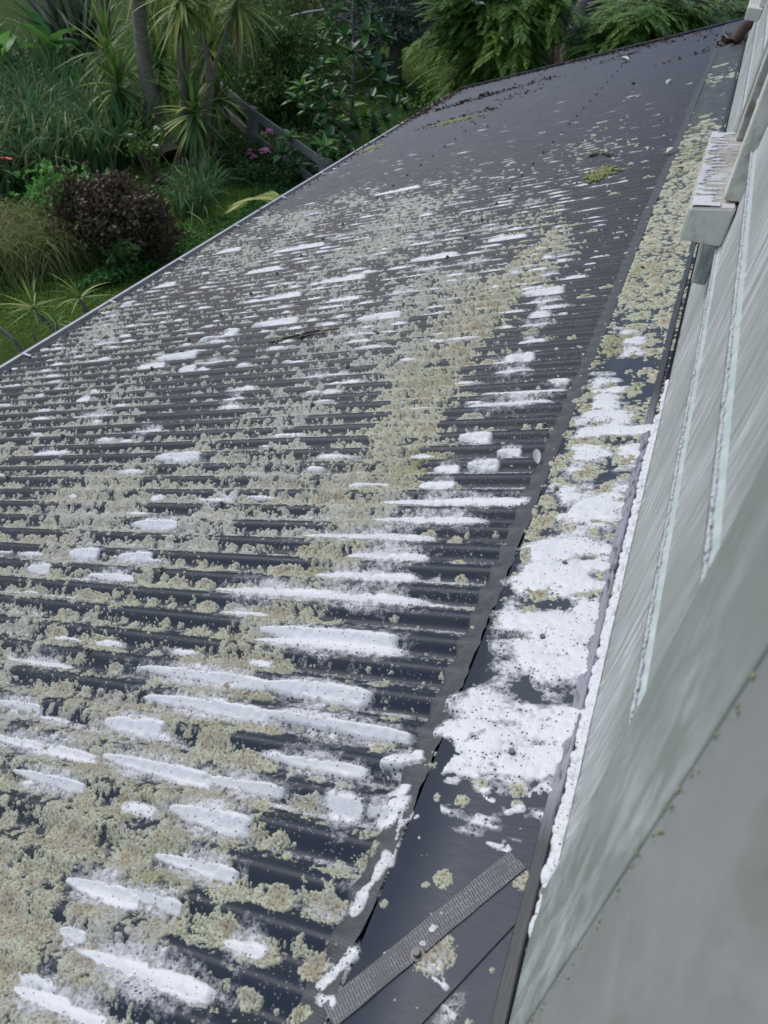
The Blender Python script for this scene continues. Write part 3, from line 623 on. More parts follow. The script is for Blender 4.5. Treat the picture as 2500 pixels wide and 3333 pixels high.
# sealing tape draped from the flashing edge down over the corrugations
def ribbon(name, path, width, hfun, mat, ncross=8, lift=0.0016, parent=None, rag=0.0):
    P = np.array(path, float); d = np.gradient(P, axis=0); d /= np.linalg.norm(d, axis=1)[:, None]; nr = np.stack([-d[:, 1], d[:, 0]], 1)
    cr_ = np.linspace(-0.5, 0.5, ncross); rg = 1+rag*(vnoise(np.arange(len(P))*0.37, np.zeros(len(P)), 1.0, 77)-0.5)
    s_ = P[:, 0][:, None]+nr[:, 0][:, None]*cr_*width*rg[:, None]; t_ = P[:, 1][:, None]+nr[:, 1][:, None]*cr_*width*rg[:, None]
    n_ = hfun(s_, t_)+lift+0.0005*vnoise(s_, t_, 0.012, 88)
    V = RW(s_, t_, n_).reshape(-1, 3); idx = np.arange(len(V)).reshape(s_.shape)
    F = np.stack([idx[:-1, :-1], idx[1:, :-1], idx[1:, 1:], idx[:-1, 1:]], -1).reshape(-1, 4)
    me = mesh_np(name, V, F, mat)
    ln = np.concatenate([[0], np.cumsum(np.linalg.norm(np.diff(P, axis=0), axis=1))])
    U = np.stack([np.repeat(ln[:, None], ncross, 1), np.repeat(cr_[None, :]*width, len(P), 0)], -1).reshape(-1, 2)
    uvl = me.uv_layers.new(name='uv'); li = np.zeros(len(me.loops), np.int32); me.loops.foreach_get('vertex_index', li)
    uvl.data.foreach_set('uv', U[li].astype(np.float32).ravel())
    return link(name, me, parent)
ta = np.arange(-0.6, T_END, 0.006)
path = [(S_TAPE+0.022+0.004*math.sin(v*2.1)+0.035*max(0, 0.52-v), v) for v in ta]
ribbon('flashing_tape', path, 0.046, surface, 'woven_tape', 9, 0.0012, house, 0.25)
ROS = [(0.592, 0.484, 0.0486), (0.399, 0.438, 0.034), (0.422, 0.54, 0.0162), (0.571, 0.577, 0.0275), (0.662, 0.571, 0.0211), (0.705, 0.66, 0.0219), (0.655, 0.652, 0.0243), (0.76, 0.651, 0.0211), (0.673, 0.458, 0.0324), (0.657, 0.373, 0.034), (0.6, 0.409, 0.0227), (0.64, 0.319, 0.0227), (0.443, 0.524, 0.0073), (0.493, 0.482, 0.0081), (0.436, 0.673, 0.0146), (0.371, 0.763, 0.013), (0.406, 0.82, 0.0146), (0.347, 0.684, 0.013), (0.508, 0.727, 0.0113), (0.683, 0.89, 0.0259), (0.72, 0.557, 0.0243), (0.55, 0.321, 0.0275), (0.682, 0.339, 0.0275), (0.475, 0.669, 0.0073), (0.754, 0.419, 0.0486)]
TA, TB = (0.324, 0.595), (0.508, 0.327)
TAPE2 = [TA]; _d = (TB[0]-TA[0], TB[1]-TA[1]); _l = math.hypot(*_d); TN = (-_d[1]/_l, _d[0]/_l)
path = [(TA[0]+_d[0]*i/60-0.001, TA[1]+_d[1]*i/60) for i in range(62)]
tp = ribbon('patch_tape', path, 0.036, lambda s, t: N_FL+0*s, 'ribbed_tape', 7, 0.0030, house, 0.05)
tag(tp, 'ribbed silver grey patch tape laid at a slant across the flashing')

# lichen and foam bands: t0, t1, s0, s1, grid pitch, frond size
BANDS = [(0.12, 0.62, 0.272, 1.65, 0.0018, 0.0038), (0.62, 1.10, 0.272, 2.15, 0.0025, 0.0047), (1.10, 1.80, 0.272, 3.00, 0.0037, 0.0066),
         (1.80, 3.00, 0.272, 3.73, 0.0056, 0.0098), (3.00, 4.60, 0.272, 3.73, 0.0082, 0.015), (4.60, 8.0, 0.272, 3.73, 0.0135, 0.026),
         (-0.70, 0.12, 0.272, 3.73, 0.0100, 0.017), (0.12, 0.62, 1.65, 3.73, 0.0080, 0.015), (0.62, 1.10, 2.15, 3.73, 0.0075, 0.014), (1.10, 1.80, 3.00, 3.73, 0.0075, 0.014)]
build_growth(BANDS)
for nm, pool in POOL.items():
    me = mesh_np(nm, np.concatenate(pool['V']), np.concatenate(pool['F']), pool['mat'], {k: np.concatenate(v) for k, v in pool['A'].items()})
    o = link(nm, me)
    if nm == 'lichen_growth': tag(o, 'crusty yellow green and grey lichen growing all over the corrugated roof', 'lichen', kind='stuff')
    else: tag(o, 'white soap suds lying in streaks and patches on the roof', 'foam', kind='stuff')
POOL.clear()

# hex screws with washers
def screw_mesh():
    bm = bmesh.new()
    bmesh.ops.create_cone(bm, cap_ends=True, segments=14, radius1=0.0095, radius2=0.0085, depth=0.003, matrix=Matrix.Translation((0, 0, 0.0015)))
    bmesh.ops.create_cone(bm, cap_ends=True, segments=6, radius1=0.0052, radius2=0.0048, depth=0.006, matrix=Matrix.Translation((0, 0, 0.006)))
    me = bpy.data.meshes.new('roof_screw'); bm.to_mesh(me); bm.free(); me.materials.append(M['screw_metal']); return me
SM = screw_mesh()
def screw(s, t, n_):
    o = bpy.data.objects.new('roof_screw', SM); COL.objects.link(o); o.parent = house; o.matrix_world = oriented(s, t, n_, random.random()*3, 1.15)
for (s, t) in [(0.391, 1.273), (0.421, 0.428), (0.388, 1.048), (0.569, 1.88), (0.378, 0.776), (0.273, 0.553), (0.468, 1.557), (0.46, 3.1), (0.46, 3.9), (0.46, 4.7)]: screw(s, t, N_FL+0.001)
for q in range(5, 143, 2):
    tt = PH+PITCH*q
    screw(S_END-0.06, tt, AMP)
    if q % 4 == 1: screw(2.55, tt, AMP)
    if q % 4 == 3 and tt < 10.5: screw(1.45, tt, AMP)

# far barge flashing that closes the roof
me = box_mesh('barge_flashing', (0, 0, 0), (S_END-0.10, 0.10, 0.035), 'roof', 0.004)
o = link('barge_flashing', me, house); o.matrix_world = oriented(0.10, T_END-0.02, -0.008)
# gutter
e = RW(S_END, 0, 0)
ex, ez = float(e[0]), float(e[2])
gp = [(ex+0.045, ez-0.010), (ex+0.045, ez-0.100), (ex-0.050, ez-0.108), (ex-0.066, ez-0.060), (ex-0.070, ez-0.020)]
def extr(name, prof, y0, y1, mat, parent, th=0.0, seg=2, closed=False):
    V = []; ys_ = np.linspace(y0, y1, seg)
    for y in ys_:
        for (x, z) in prof: V.append((x, y, z))
    k_ = len(prof); F = []
    for i in range(seg-1):
        for j in range(k_ if closed else k_-1):
            F.append((i*k_+j, i*k_+(j+1) % k_, (i+1)*k_+(j+1) % k_, (i+1)*k_+j))
    me = mesh_np(name, V, F, mat, smooth=False)
    if closed:
        bm = bmesh.new(); bm.from_mesh(me); bm.verts.ensure_lookup_table()
        bm.faces.new([bm.verts[j] for j in range(k_)][::-1]); bm.faces.new([bm.verts[(seg-1)*k_+j] for j in range(k_)])
        bmesh.ops.recalc_face_normals(bm, faces=bm.faces[:]); bm.to_mesh(me); bm.free()
    return link(name, me, parent)
gut = extr('gutter', gp, -0.8, 10.7, 'gutter_metal', house)
rimz = ez-0.020; rx = ex-0.070
extr('gutter_rim', [(rx+0.004, rimz), (rx+0.004, rimz+0.007), (rx-0.010, rimz+0.007), (rx-0.010, rimz)], -0.8, 10.7, 'gutter_rim', gut, closed=True)
extr('gutter_edge', [(rx-0.0105, rimz+0.006), (rx-0.0185, rimz+0.005), (rx-0.0185, rimz-0.015), (rx-0.0105, rimz-0.015)], -0.8, 10.7, 'dark_gutter', gut, closed=True)
extr('fascia_board', [(ex+0.050, ez-0.02), (ex+0.072, ez-0.02), (ex+0.072, ez-0.20), (ex+0.050, ez-0.20)], -0.8, 10.9, 'weatherboard_paint', house, closed=True)
for q in range(14):
    yy = -0.2+q*0.78
    me = box_mesh('gutter_clip', (rx-0.006, yy, rimz+0.0075), (ex+0.02, yy+0.018, rimz+0.011), 'gutter_rim')
    link('gutter_clip', me, gut)
# lower storey wall below the eave
extr('lower_wall', [(ex+0.45, ez-0.05), (ex+0.55, ez-0.05), (ex+0.55, -5.3), (ex+0.45, -5.3)], -0.8, 10.8, 'weatherboard_paint', house, closed=True)

# ---- upper wall: weatherboards with a rounded bead at each lower edge
WX = 0.135
ZB = [-1.062, -0.700, -0.478, -0.258, -0.038, 0.182, 0.402, 0.622, 0.842]
Y0B, Y1B = 0.552, 10.55
for i in range(len(ZB)-1):
    z0, z1 = ZB[i], ZB[i+1]
    bead = 0.010 if i else 0.004
    prof = [(WX+0.016, z1+0.010), (WX+0.012, z1-0.004), (WX-0.001, z0+0.018)]
    for a in np.linspace(20, 250, 7):
        prof.append((WX-0.002-bead*0.5*(1-math.cos(math.radians(a))), z0+0.008+0.009*math.cos(math.radians(a))))
    prof += [(WX+0.012, z0-0.002)]
    seg = 120; ysb = np.concatenate([np.linspace(Y0B, 3.0, 90), np.linspace(3.1, Y1B, 30)])
    V = []; k_ = len(prof)
    for y in ysb:
        jz = 0.0010*(vnoise(np.array(y), np.array(i*3.1), 0.018, 61)-0.5)
        for j, (x, z) in enumerate(prof): V.append((x-(0.9 if 3 <= j < 10 else 0)*float(jz), y, z+float(jz)*(0 if j < 3 else 0.8)))
    V = np.array(V); F = []
    for a in range(len(ysb)-1):
        for j in range(k_-1): F.append((a*k_+j, a*k_+j+1, (a+1)*k_+j+1, (a+1)*k_+j))
    me = mesh_np('weatherboard', V, F, 'weatherboard_paint')
    me.materials.append(M['rib_paint']); mi = np.array([1 if 3 <= (f[0] % k_) < 8 and i > 0 else 0 for f in F], np.int32); me.polygons.foreach_set('material_index', mi)
    wb = link('weatherboard', me, house)
# frothy suds bead along foot of the wall and drips under the ribs
def froth_bead(yr0, yr1, xf, zf, r, n_, seed, stretch=1.0, skew=0.0):
    rs = np.random.RandomState(seed); parts = []
    base = np.array([(0, 0, 1), (1, 0, 0), (0, 1, 0), (-1, 0, 0), (0, -1, 0), (0, 0, -1)], float)
    BF = np.array([(0, 1, 2), (0, 2, 3), (0, 3, 4), (0, 4, 1), (5, 2, 1), (5, 3, 2), (5, 4, 3), (5, 1, 4)])
    bm = bmesh.new(); bmesh.ops.create_icosphere(bm, subdivisions=2, radius=1.0); bv = np.array([v.co[:] for v in bm.verts]); bf = np.array([[v.index for v in f.verts] for f in bm.faces]); bm.free()
    for i in range(n_):
        y = yr0+(yr1-yr0)*rs.rand()**1.3; rr = r*(0.5+rs.rand())
        sc_ = np.array([0.9, 1.3*stretch, 0.8])*rr*(0.8+0.5*rs.rand(3))
        v = bv*sc_*(1+0.18*rs.rand(len(bv), 1)); v[:, 2] += skew*v[:, 1]
        parts.append((v+np.array([xf(y)+(rs.rand()-0.5)*r*0.5, y, zf(y)+(rs.rand()-0.5)*r*0.7]), bf))
    return join_np(parts)
fx = lambda y: float(RW(0.2625, y, N_FL+0.004)[0]); fz = lambda y: float(RW(0.2625, y, N_FL+0.004)[2])
V1 = join_np([froth_bead(0.50, 2.10, fx, fz, 0.0080, 520, 3), froth_bead(0.50, 1.9, lambda y: fx(y)-0.008, lambda y: fz(y)-0.006, 0.0075, 420, 4)])
V, F = V1
tag(link('soap_foam', mesh_np('soap_foam_bead', V, F, 'foam', {'thick': np.full(len(V), 0.9)})), 'bead of white suds along the foot of the weatherboard wall', 'foam', kind='stuff')
pl = []
for zi, sd_ in ((1, 5), (2, 6)):
    pl.append(froth_bead(0.56, 2.9, lambda y: WX-0.0100, lambda y: ZB[zi]+0.006, 0.0016, 520, sd_, 2.6, 0.5))
V, F = join_np(pl)
tag(link('soap_foam', mesh_np('soap_foam_drips', V, F, 'foam', {'thick': np.full(len(V), 0.35)})), 'slanting dribbles of white suds hanging on the weatherboard ribs', 'foam', kind='stuff')
# vertical corner board, scriber and flat panel right beside the lens
link('scriber_board', box_mesh('scriber_board', (WX-0.016, 0.512, -1.075), (WX+0.03, 0.552, 0.9), 'corner_paint', 0.003), house)
link('corner_board', box_mesh('corner_board', (WX-0.018, 0.335, -1.09), (WX+0.03, 0.5105, 0.9), 'corner_paint', 0.003), house)
link('wall_panel', box_mesh('wall_panel', (WX-0.0165, -0.9, -1.2), (WX+0.03, 0.334, 0.9), 'smooth_paint', 0.001), house)
# moss dots along the panel joint
parts = []
rs = np.random.RandomState(4)
bm = bmesh.new(); bmesh.ops.create_icosphere(bm, subdivisions=1, radius=1.0); bv = np.array([v.co[:] for v in bm.verts]); bf = np.array([[v.index for v in f.verts] for f in bm.faces]); bm.free()
for i in range(170):
    z = -1.05+rs.rand()*1.0; y = 0.333-abs(rs.randn())*0.010; r = 0.0005+0.0017*rs.rand()**2.5
    parts.append((bv*r*np.array([0.5, 1, 1.6])*(0.7+0.6*rs.rand(len(bv), 1))+np.array([WX-0.0175, y, z]), bf))
V, F = join_np(parts)
k_ = len(V)
tag(link('lichen_growth', mesh_np('wall_moss', V, F, 'lichen', {'age': rs.rand(k_)*0.4, 'rnd': rs.rand(k_), 'pale': np.zeros(k_), 'gap': np.zeros(k_), 'moss': np.full(k_, 0.7)})), 'dots of olive lichen down the joint of the flat wall panel', 'lichen', kind='stuff')
# house shell behind, so that the wall has a thickness and a top
link('wall_core', box_mesh('wall_core', (WX+0.03, -0.9, -2.4), (WX+3.0, 10.5, 0.92), 'weatherboard_paint'), house)
# ---- window with deep sill
def window(y0, y1, zs, zt, near):
    win = link('window_frame', box_mesh('window_frame', (WX-0.030, y1-0.12, zs-0.004), (WX+0.02, y1+0.0, zt), 'sill_top_wash', 0.004), house)
    link('window_scriber', box_mesh('window_scriber', (WX-0.034, y1+0.0005, zs-0.05), (WX+0.02, y1+0.085, zt+0.04), 'corner_paint', 0.003), win)
    link('facing_board', box_mesh('facing_board', (WX-0.034, y0-0.002, zs+0.0), (WX+0.02, y0+0.085, zt), 'sill_paint', 0.004), win)
    link('facing_board', box_mesh('facing_board', (WX-0.034, y0-0.03, zt+0.001), (WX+0.02, y1+0.08, zt+0.09), 'sill_paint', 0.004), win)
    link('window_pane', box_mesh('window_pane', (WX-0.004, y0+0.086, zs), (WX+0.006, y1-0.121, zt), 'glass'), win)
    return win
w1 = window(2.155, 2.93, -0.588, 0.75, True)
# sill: sloped top, cream end
bm = bmesh.new()
pr = [(WX-0.105, -0.690), (WX-0.105, -0.609), (WX+0.0, -0.590), (WX+0.0, -0.686)]
vs = [[bm.verts.new((x, y, z)) for (x, z) in pr] for y in (2.105, 2.935)]
for j in range(4): bm.faces.new((vs[0][j], vs[0][(j+1) % 4], vs[1][(j+1) % 4], vs[1][j]))
bm.faces.new(vs[0][::-1]); bm.faces.new(vs[1]); bmesh.ops.recalc_face_normals(bm, faces=bm.faces[:])
bmesh.ops.bevel(bm, geom=bm.edges[:], offset=0.0045, segments=3, affect='EDGES')
me = bpy.data.meshes.new('window_sill'); bm.to_mesh(me); bm.free(); me.materials.append(M['sill_paint']); me.materials.append(M['sill_top_wash'])
for pgn in me.polygons:
    pgn.use_smooth = False
    if pgn.normal.z > 0.75: pgn.material_index = 1
sill = link('window_sill', me, house); sill['label'] = 'cream painted window sill with brown dirt and suds on its top'
# suds on the sill top
sa = np.arange(2.112, 2.93, 0.004); xa = np.arange(WX-0.103, WX-0.036, 0.003)
s_, t_ = np.meshgrid(xa, sa)
zz = -0.609+(s_-(WX-0.105))*0.019/0.105
m_ = (fbm(s_*1.4, t_*2.6, 0.05, 71, 4)-0.5)*2.2+sm(WX-0.03, WX-0.105, s_)*0.55-0.20+0.8*sm(2.19, 2.13, t_)+0.5*sm(2.85, 2.92, t_)
hh = 0.0045*np.sqrt(np.clip(m_, 0, 1)); nn = np.where(m_ > 0, zz+0.0008+hh, zz-0.002)
ny, nx = s_.shape; mk = m_ > 0; fmk = mk[:-1, :-1] | mk[1:, :-1] | mk[:-1, 1:] | mk[1:, 1:]; jj, ii = np.nonzero(fmk); idx = np.arange(ny*nx).reshape(ny, nx)
F = np.stack([idx[jj, ii], idx[jj, ii+1], idx[jj+1, ii+1], idx[jj+1, ii]], 1)
V = np.stack([s_.ravel(), t_.ravel(), nn.ravel()], 1)
tag(link('soap_foam', mesh_np('soap_foam_sill', V, F, 'foam', {'thick': sm(0, 0.6, np.clip(m_, 0, 1)).ravel()})), 'white suds on top of the cream window sill', 'foam', kind='stuff')
# suds and grime hanging under the sill end
link('sill_bracket', box_mesh('sill_bracket', (WX-0.040, 2.13, -0.80), (WX-0.002, 2.88, -0.692), 'corner_paint', 0.006), sill)
# second window further along
w2 = window(7.0, 8.6, -0.62, 0.6, False)
link('window_sill', box_mesh('window_sill', (WX-0.10, 6.9, -0.70), (WX-0.001, 8.7, -0.623), 'sill_paint', 0.006), house)
# clay-red pipe stub at the foot of the far wall
V, F = tube_np([(0.02, 9.05, -1.10), (0.07, 9.1, -0.98), (0.12, 9.15, -0.93)], [0.05, 0.055, 0.05], 16)
pp = link('vent_pipe', mesh_np('vent_pipe', V, F, 'rust'), house)
pp['label'] = 'rusty brown round pipe end at the foot of the far wall'

# ------------------------------------------------------------------ loose things on the roof
def rough_blob(name, loc, r, mat, seed, sc=(1, 1, 1), sub=3, k=0.5):
    rs = np.random.RandomState(seed); bm = bmesh.new(); bmesh.ops.create_icosphere(bm, subdivisions=sub, radius=1)
    ph = rs.rand(6)*6
    for v in bm.verts:
        c_ = v.co; f = 1+k*0.4*(math.sin(c_.x*3+ph[0])*math.cos(c_.y*4+ph[1])+math.sin(c_.z*5+ph[2])*math.sin(c_.x*6+ph[3]))
        v.co = Vector((c_.x*sc[0], c_.y*sc[1], c_.z*sc[2]))*r*f+Vector(loc)
    me = bpy.data.meshes.new(name); bm.to_mesh(me); bm.free(); me.materials.append(M[mat])
    for q in me.polygons: q.use_smooth = True
    return me
def petal(s, t, size, label, n_=AMP+0.006, spin=0.0, tilt=0.5):
    """a curled white petal: a cupped pointed sheet"""
    V = []; F = []; a, b = 7, 7
    for i in range(a):
        for j in range(b):
            u_ = i/(a-1); v_ = (j/(b-1)-0.5)
            wd = math.sin(PI*min(1, u_*0.9+0.08))**0.7
            V.append(((u_-0.4), v_*wd*0.85, 0.45*(v_*v_*3*wd)+0.30*(u_-0.4)**2+tilt*(u_-0.4)))
    for i in range(a-1):
        for j in range(b-1): F.append((i*b+j, i*b+j+1, (i+1)*b+j+1, (i+1)*b+j))
    me = mesh_np('white_petal', V, F, 'petal'); o = link('white_petal', me)
    o.matrix_world = oriented(s, t, n_+size*0.15, spin, size)
    tag(o, label, 'petal', 'white petals fallen on the roof')
s, t = (0.55, 1.701); petal(s, t, 0.024, 'upright white petal beside the flashing tape, midway along the roof', AMP+0.006, 1.3, 1.2)
s, t = (1.46, 9.706); petal(s, t, 0.10, 'large white petal lying alone on the bare far part of the roof', AMP+0.006, 0.2, 0.2)
s, t = (0.804, 7.554); petal(s, t, 0.06, 'small pale petal on the far roof near the flashing, left of the tape', AMP+0.004, 2.2, 0.2)
s, t = (0.347, 4.968); petal(0.545, 5.0, 0.05, 'pale petal on the tape where the near lichen ends', AMP+0.008, 2.2, 0.2)
def twig(name, pts, r, label, side=4, seed=1):
    rs = np.random.RandomState(seed); sp = spline([RW(*p) for p in pts], 6)
    root = empty(name, tuple(sp[0]), label, 'twig')
    V, F = tube_np(sp, np.linspace(r, r*0.5, len(sp)), 7, 0.3, seed); link('stem', mesh_np('stem', V, F, 'twig_bark'), root)
    for i in range(side):
        a = sp[rs.randint(2, len(sp)-2)]; d = np.array([rs.randn()*0.4, rs.randn()*0.6, 0.3])*0.05
        V, F = tube_np([a, a+d*0.6, a+d], [r*0.5, r*0.4, r*0.25], 5); link('side_twig', mesh_np('side_twig', V, F, 'twig_bark'), root)
    # tufts of lichen on the twig
    parts = []
    for i in range(26):
        a = sp[rs.randint(0, len(sp))]; parts.append((bv*(0.003+0.006*rs.rand())*(0.6+0.8*rs.rand(len(bv), 1))+a+rs.randn(3)*0.005, bf))
    V, F = join_np(parts); k_ = len(V)
    o = link('lichen_tuft', mesh_np('lichen_tuft', V, F, 'lichen', {'age': rs.rand(k_)*0.3, 'rnd': rs.rand(k_), 'pale': np.zeros(k_), 'gap': np.zeros(k_), 'moss': np.full(k_, 0.5)}), root); o['kind'] = 'stuff'
a = (1.988, 2.713); b = (1.672, 2.794)
twig('lichen_covered_twig', [(a[0], a[1], 0.014), ((a[0]+b[0])/2, (a[1]+b[1])/2+0.02, 0.018), (b[0], b[1], 0.016)], 0.006, 'dark twig furred with lichen lying among suds on the corrugations')
a = (1.059, 5.358); b = (0.91, 5.267)
twig('dark_twig', [(a[0], a[1], 0.012), ((a[0]+b[0])/2, (a[1]+b[1])/2, 0.02), (b[0], b[1], 0.014)], 0.009, 'short bare dark twig near the far end of the lichen', 2, 5)
a = (0.393, 6.932); 
a = (3.088, 9.683); b = (2.895, 9.594)
twig('forked_twig', [(a[0], a[1], 0.02), ((a[0]+b[0])/2, (a[1]+b[1])/2, 0.04), (b[0], b[1], 0.02)], 0.016, 'forked black twig near the corner of the roof beside leaf litter', 3, 7)
s, t = (0.393, 9.305)
me = rough_blob('black_scrap', RV(s, t, 0.035), 0.085, 'black_plastic', 3, (1.3, 0.8, 0.55))
tag(link('black_scrap', me), 'crumpled black plastic scrap on the far end of the roof by the flashing', 'scrap')
# brown leaf litter in drifts
def quads(centers, size, nrm_rand, seed, aspect=1.6, fold=0.25):
    """small folded leaves as diamonds, 2 triangles each"""
    rs = np.random.RandomState(seed); n_ = len(centers)
    a = rs.randn(n_, 3); a[:, 2] *= nrm_rand; a /= np.linalg.norm(a, axis=1)[:, None]
    b = np.cross(a, rs.randn(n_, 3)); b /= np.linalg.norm(b, axis=1)[:, None]; c_ = np.cross(a, b)
    sz = size*(0.6+0.8*rs.rand(n_))[:, None]
    p0 = centers-a*sz*0.5; p2 = centers+a*sz*0.5; off = b*sz*0.5/aspect; up = c_*sz*fold*0.3
    V = np.stack([p0, centers-off+up, p2, centers+off+up], 1).reshape(-1, 3)
    i = np.arange(n_)*4; F = np.concatenate([np.stack([i, i+1, i+2], 1), np.stack([i, i+2, i+3], 1)])
    return V, F, np.repeat(rs.rand(n_), 4)
def drift(s0, t0, s1, t1, n_, spread_s, spread_t, seed):
    rs = np.random.RandomState(seed); u_ = rs.rand(n_); s = s0+(s1-s0)*u_+rs.randn(n_)*spread_s; t = t0+(t1-t0)*u_+rs.randn(n_)*spread_t
    s = np.minimum(s, 3.80); nn = np.where(s > S_TAPE+0.02, corr(t), N_FL)+0.004+np.abs(rs.randn(n_))*0.012
    return RW(s, np.minimum(t, T_END+0.03), nn)
cs = [drift(3.76, 9.2, 3.70, 10.9, 620, 0.06, 0.12, 1), drift(3.7, 10.9, 2.2, 10.93, 420, 0.1, 0.05, 2), drift(2.2, 10.9, 0.9, 10.9, 620, 0.12, 0.09, 3),
      drift(3.6, 9.35, 2.7, 9.75, 420, 0.06, 0.05, 4), drift(2.7, 9.75, 2.2, 9.9, 140, 0.06, 0.06, 5), drift(3.35, 8.3, 2.5, 8.5, 150, 0.05, 0.03, 6),
      drift(1.9, 10.2, 1.0, 10.6, 120, 0.1, 0.10, 7), drift(0.9, 10.8, 0.35, 9.6, 60, 0.1, 0.2, 8), drift(0.50, 9.2, 0.18, 9.25, 260, 0.03, 0.05, 9),
      drift(3.5, 6.0, 0.6, 10.8, 45, 0.9, 1.0, 10), drift(1.0, 8.9, 0.55, 9.1, 60, 0.05, 0.05, 11), drift(2.6, 9.0, 2.2, 9.2, 60, 0.1, 0.05, 12), drift(3.78, 7.6, 3.74, 9.2, 90, 0.02, 0.1, 13)]
cs = [c_[::2] for c_ in cs]
V, F, r = quads(np.concatenate(cs), 0.042, 0.35, 21, 2.2)
tag(link('leaf_litter', mesh_np('leaf_litter', V, F, 'brown_litter', {'rnd': r})), 'rust brown fallen leaves drifted along the far edge of the roof', 'leaf litter', kind='stuff')
# moss cushions: a dark pad on the far roof, tufts at the gutter
def cushion(name, s, t, w_, d_, label, seed, mossv=1.0, n_=260, r=0.007):
    rs = np.random.RandomState(seed); parts = []
    for i in range(n_):
        a, b = rs.randn()*w_*0.45, rs.randn()*d_*0.45; hgt = 0.012*math.exp(-(a/w_)**2-(b/d_)**2)
        parts.append((bv*r*(0.5+rs.rand())*(0.6+0.8*rs.rand(len(bv), 1))+RW(s+a, t+b, float(corr(t+b))*0.7+hgt), bf))
    V, F = join_np(parts); k_ = len(V)
    tag(link(name, mesh_np(name, V, F, 'lichen', {'age': rs.rand(k_)*0.3, 'rnd': rs.rand(k_), 'pale': np.zeros(k_), 'gap': np.zeros(k_), 'moss': np.full(k_, mossv)})), label, 'moss', kind='stuff')
s, t = (0.906, 4.83); cushion('moss_cushion', s, t, 0.10, 0.16, 'flat olive moss cushion on the roof near the far lichen edge', 3, 1.0, 420, 0.008)
s, t = (3.697, 3.576); cushion('lichen_tuft', s, t, 0.06, 0.05, 'pale shaggy lichen tuft hanging over the near gutter edge', 4, 0.2, 220, 0.007)
s, t = (3.608, 7.611); cushion('lichen_tuft', s, t, 0.11, 0.09, 'yellow green lichen tuft at the gutter beyond the bare stretch', 5, 0.5, 220, 0.011)
s, t = (2.981, 8.195); cushion('moss_strip', s-0.1, t, 0.30, 0.05, 'long dark mossy ridge on the far roof below the leaf drift', 6, 0.8, 260, 0.012)

# ------------------------------------------------------------------ garden
def leaf_variants(name, mat, n_=4, width=0.055, droop=0.25, segs=5):
    """unit-length sword leaf along +x, arching down -z"""
    out = []
    for v_ in range(n_):
        rs = np.random.RandomState(100+v_); dr = droop*(0.3+1.4*v_/(max(1, n_-1))); V = []; F = []
        for i in range(segs+1):
            u_ = i/segs; x = u_*(1-0.25*dr*u_); z = -dr*u_*u_*0.9; wd = width*(0.55+0.45*math.sin(PI*min(1, u_*1.2+0.15)))*(1-u_**4)
            V += [(x, -wd/2, z+wd*0.18), (x, 0, z), (x, wd/2, z+wd*0.18)]
        for i in range(segs):
            for j in range(2): F.append((i*3+j, i*3+j+1, (i+1)*3+j+1, (i+1)*3+j))
        out.append(mesh_np(name, V, F, mat, {'rnd': np.full(len(V), rs.rand()*0.2)}))
    return out
LV = {'sword': leaf_variants('leaf', 'sword_leaf', 4, 0.075, 0.30), 'cab': leaf_variants('leaf', 'cabbage_leaf', 4, 0.06, 0.35), 'dead': leaf_variants('dead_leaf', 'dead_leaf', 3, 0.035, 0.25),
      'flax': leaf_variants('leaf', 'flax_leaf', 4, 0.055, 0.30), 'drac': leaf_variants('leaf', 'sword_leaf', 4, 0.05, 0.35)}
def rosette(parent, centre, R_, n_, kind, el0=-60, el1=85, seed=0, dead=0, name='leaf'):
    rs = np.random.RandomState(seed); c_ = Vector(centre)
    for i in range(n_+dead):
        isd = i >= n_
        az = rs.rand()*2*PI; el = math.radians(el0+(el1-el0)*rs.rand()**0.9) if not isd else math.radians(-88+rs.rand()*18)
        me = LV['dead' if isd else kind][rs.randint(0, 3)]
        o = bpy.data.objects.new('dead_leaf' if isd else name, me); COL.objects.link(o); o.parent = parent
        ln = R_*(0.75+0.4*rs.rand())*(0.9 if isd else 1)
        d = Vector((math.cos(az)*math.cos(el), math.sin(az)*math.cos(el), math.sin(el)))
        q = d.to_track_quat('X', 'Z')
        p_ = c_+Vector((0, 0, (math.sin(el))*R_*0.12))+Vector((d.x, d.y, 0))*0.03
        o.matrix_parent_inverse = Matrix.Translation(-Vector(parent.location))
        o.matrix_basis = Matrix.LocRotScale(p_, q, Vector((ln, ln*(0.9+0.5*rs.rand()), ln)))
YT = 13.6
# cabbage trees
def cab_tree(pts, r0, r1, label, crowns, seed, mat='bark_grey', flare=0.35, branches=()):
    root = empty('cabbage_tree', pts[0], label, 'tree', 'cabbage trees in the garden bed')
    trunk('trunk', pts, r0, r1, mat, root, 14, 0.08, seed, flare)
    for (bp, a, b) in branches: trunk('limb', bp, a, b, mat, root, 9, 0.12, seed+3)
    for j, (c_, R_, n_, dd, kd) in enumerate(crowns): rosette(root, c_, R_, n_, kd, -75, 60, seed*10+j, dd)
    return root
cab_tree([(-9.43, 13.43, -5.0), (-9.72, 13.6, -4.71), (-9.95, 13.7, -4.1), (-10.14, 13.8, -3.36), (-10.2, 13.9, -2.64), (-10.17, 14.0, -2.08)], 0.17, 0.115, 'thick curved grey trunk cabbage tree, leaning left from its wide foot', [((-10.15, 14.0, -1.98), 0.95, 60, 10, 'cab')], 1, flare=0.9)
cab_tree([(-9.13, 13.41, -5.0), (-8.75, 13.0, -4.09), (-8.74, 13.0, -3.26), (-8.71, 13.0, -2.63), (-8.68, 13.0, -2.29)], 0.115, 0.095, 'straight brown trunk cabbage tree with a hanging yellow green crown', [((-8.68, 13.0, -2.26), 0.92, 95, 34, 'cab')], 2, 'bark_brown', 0.2)
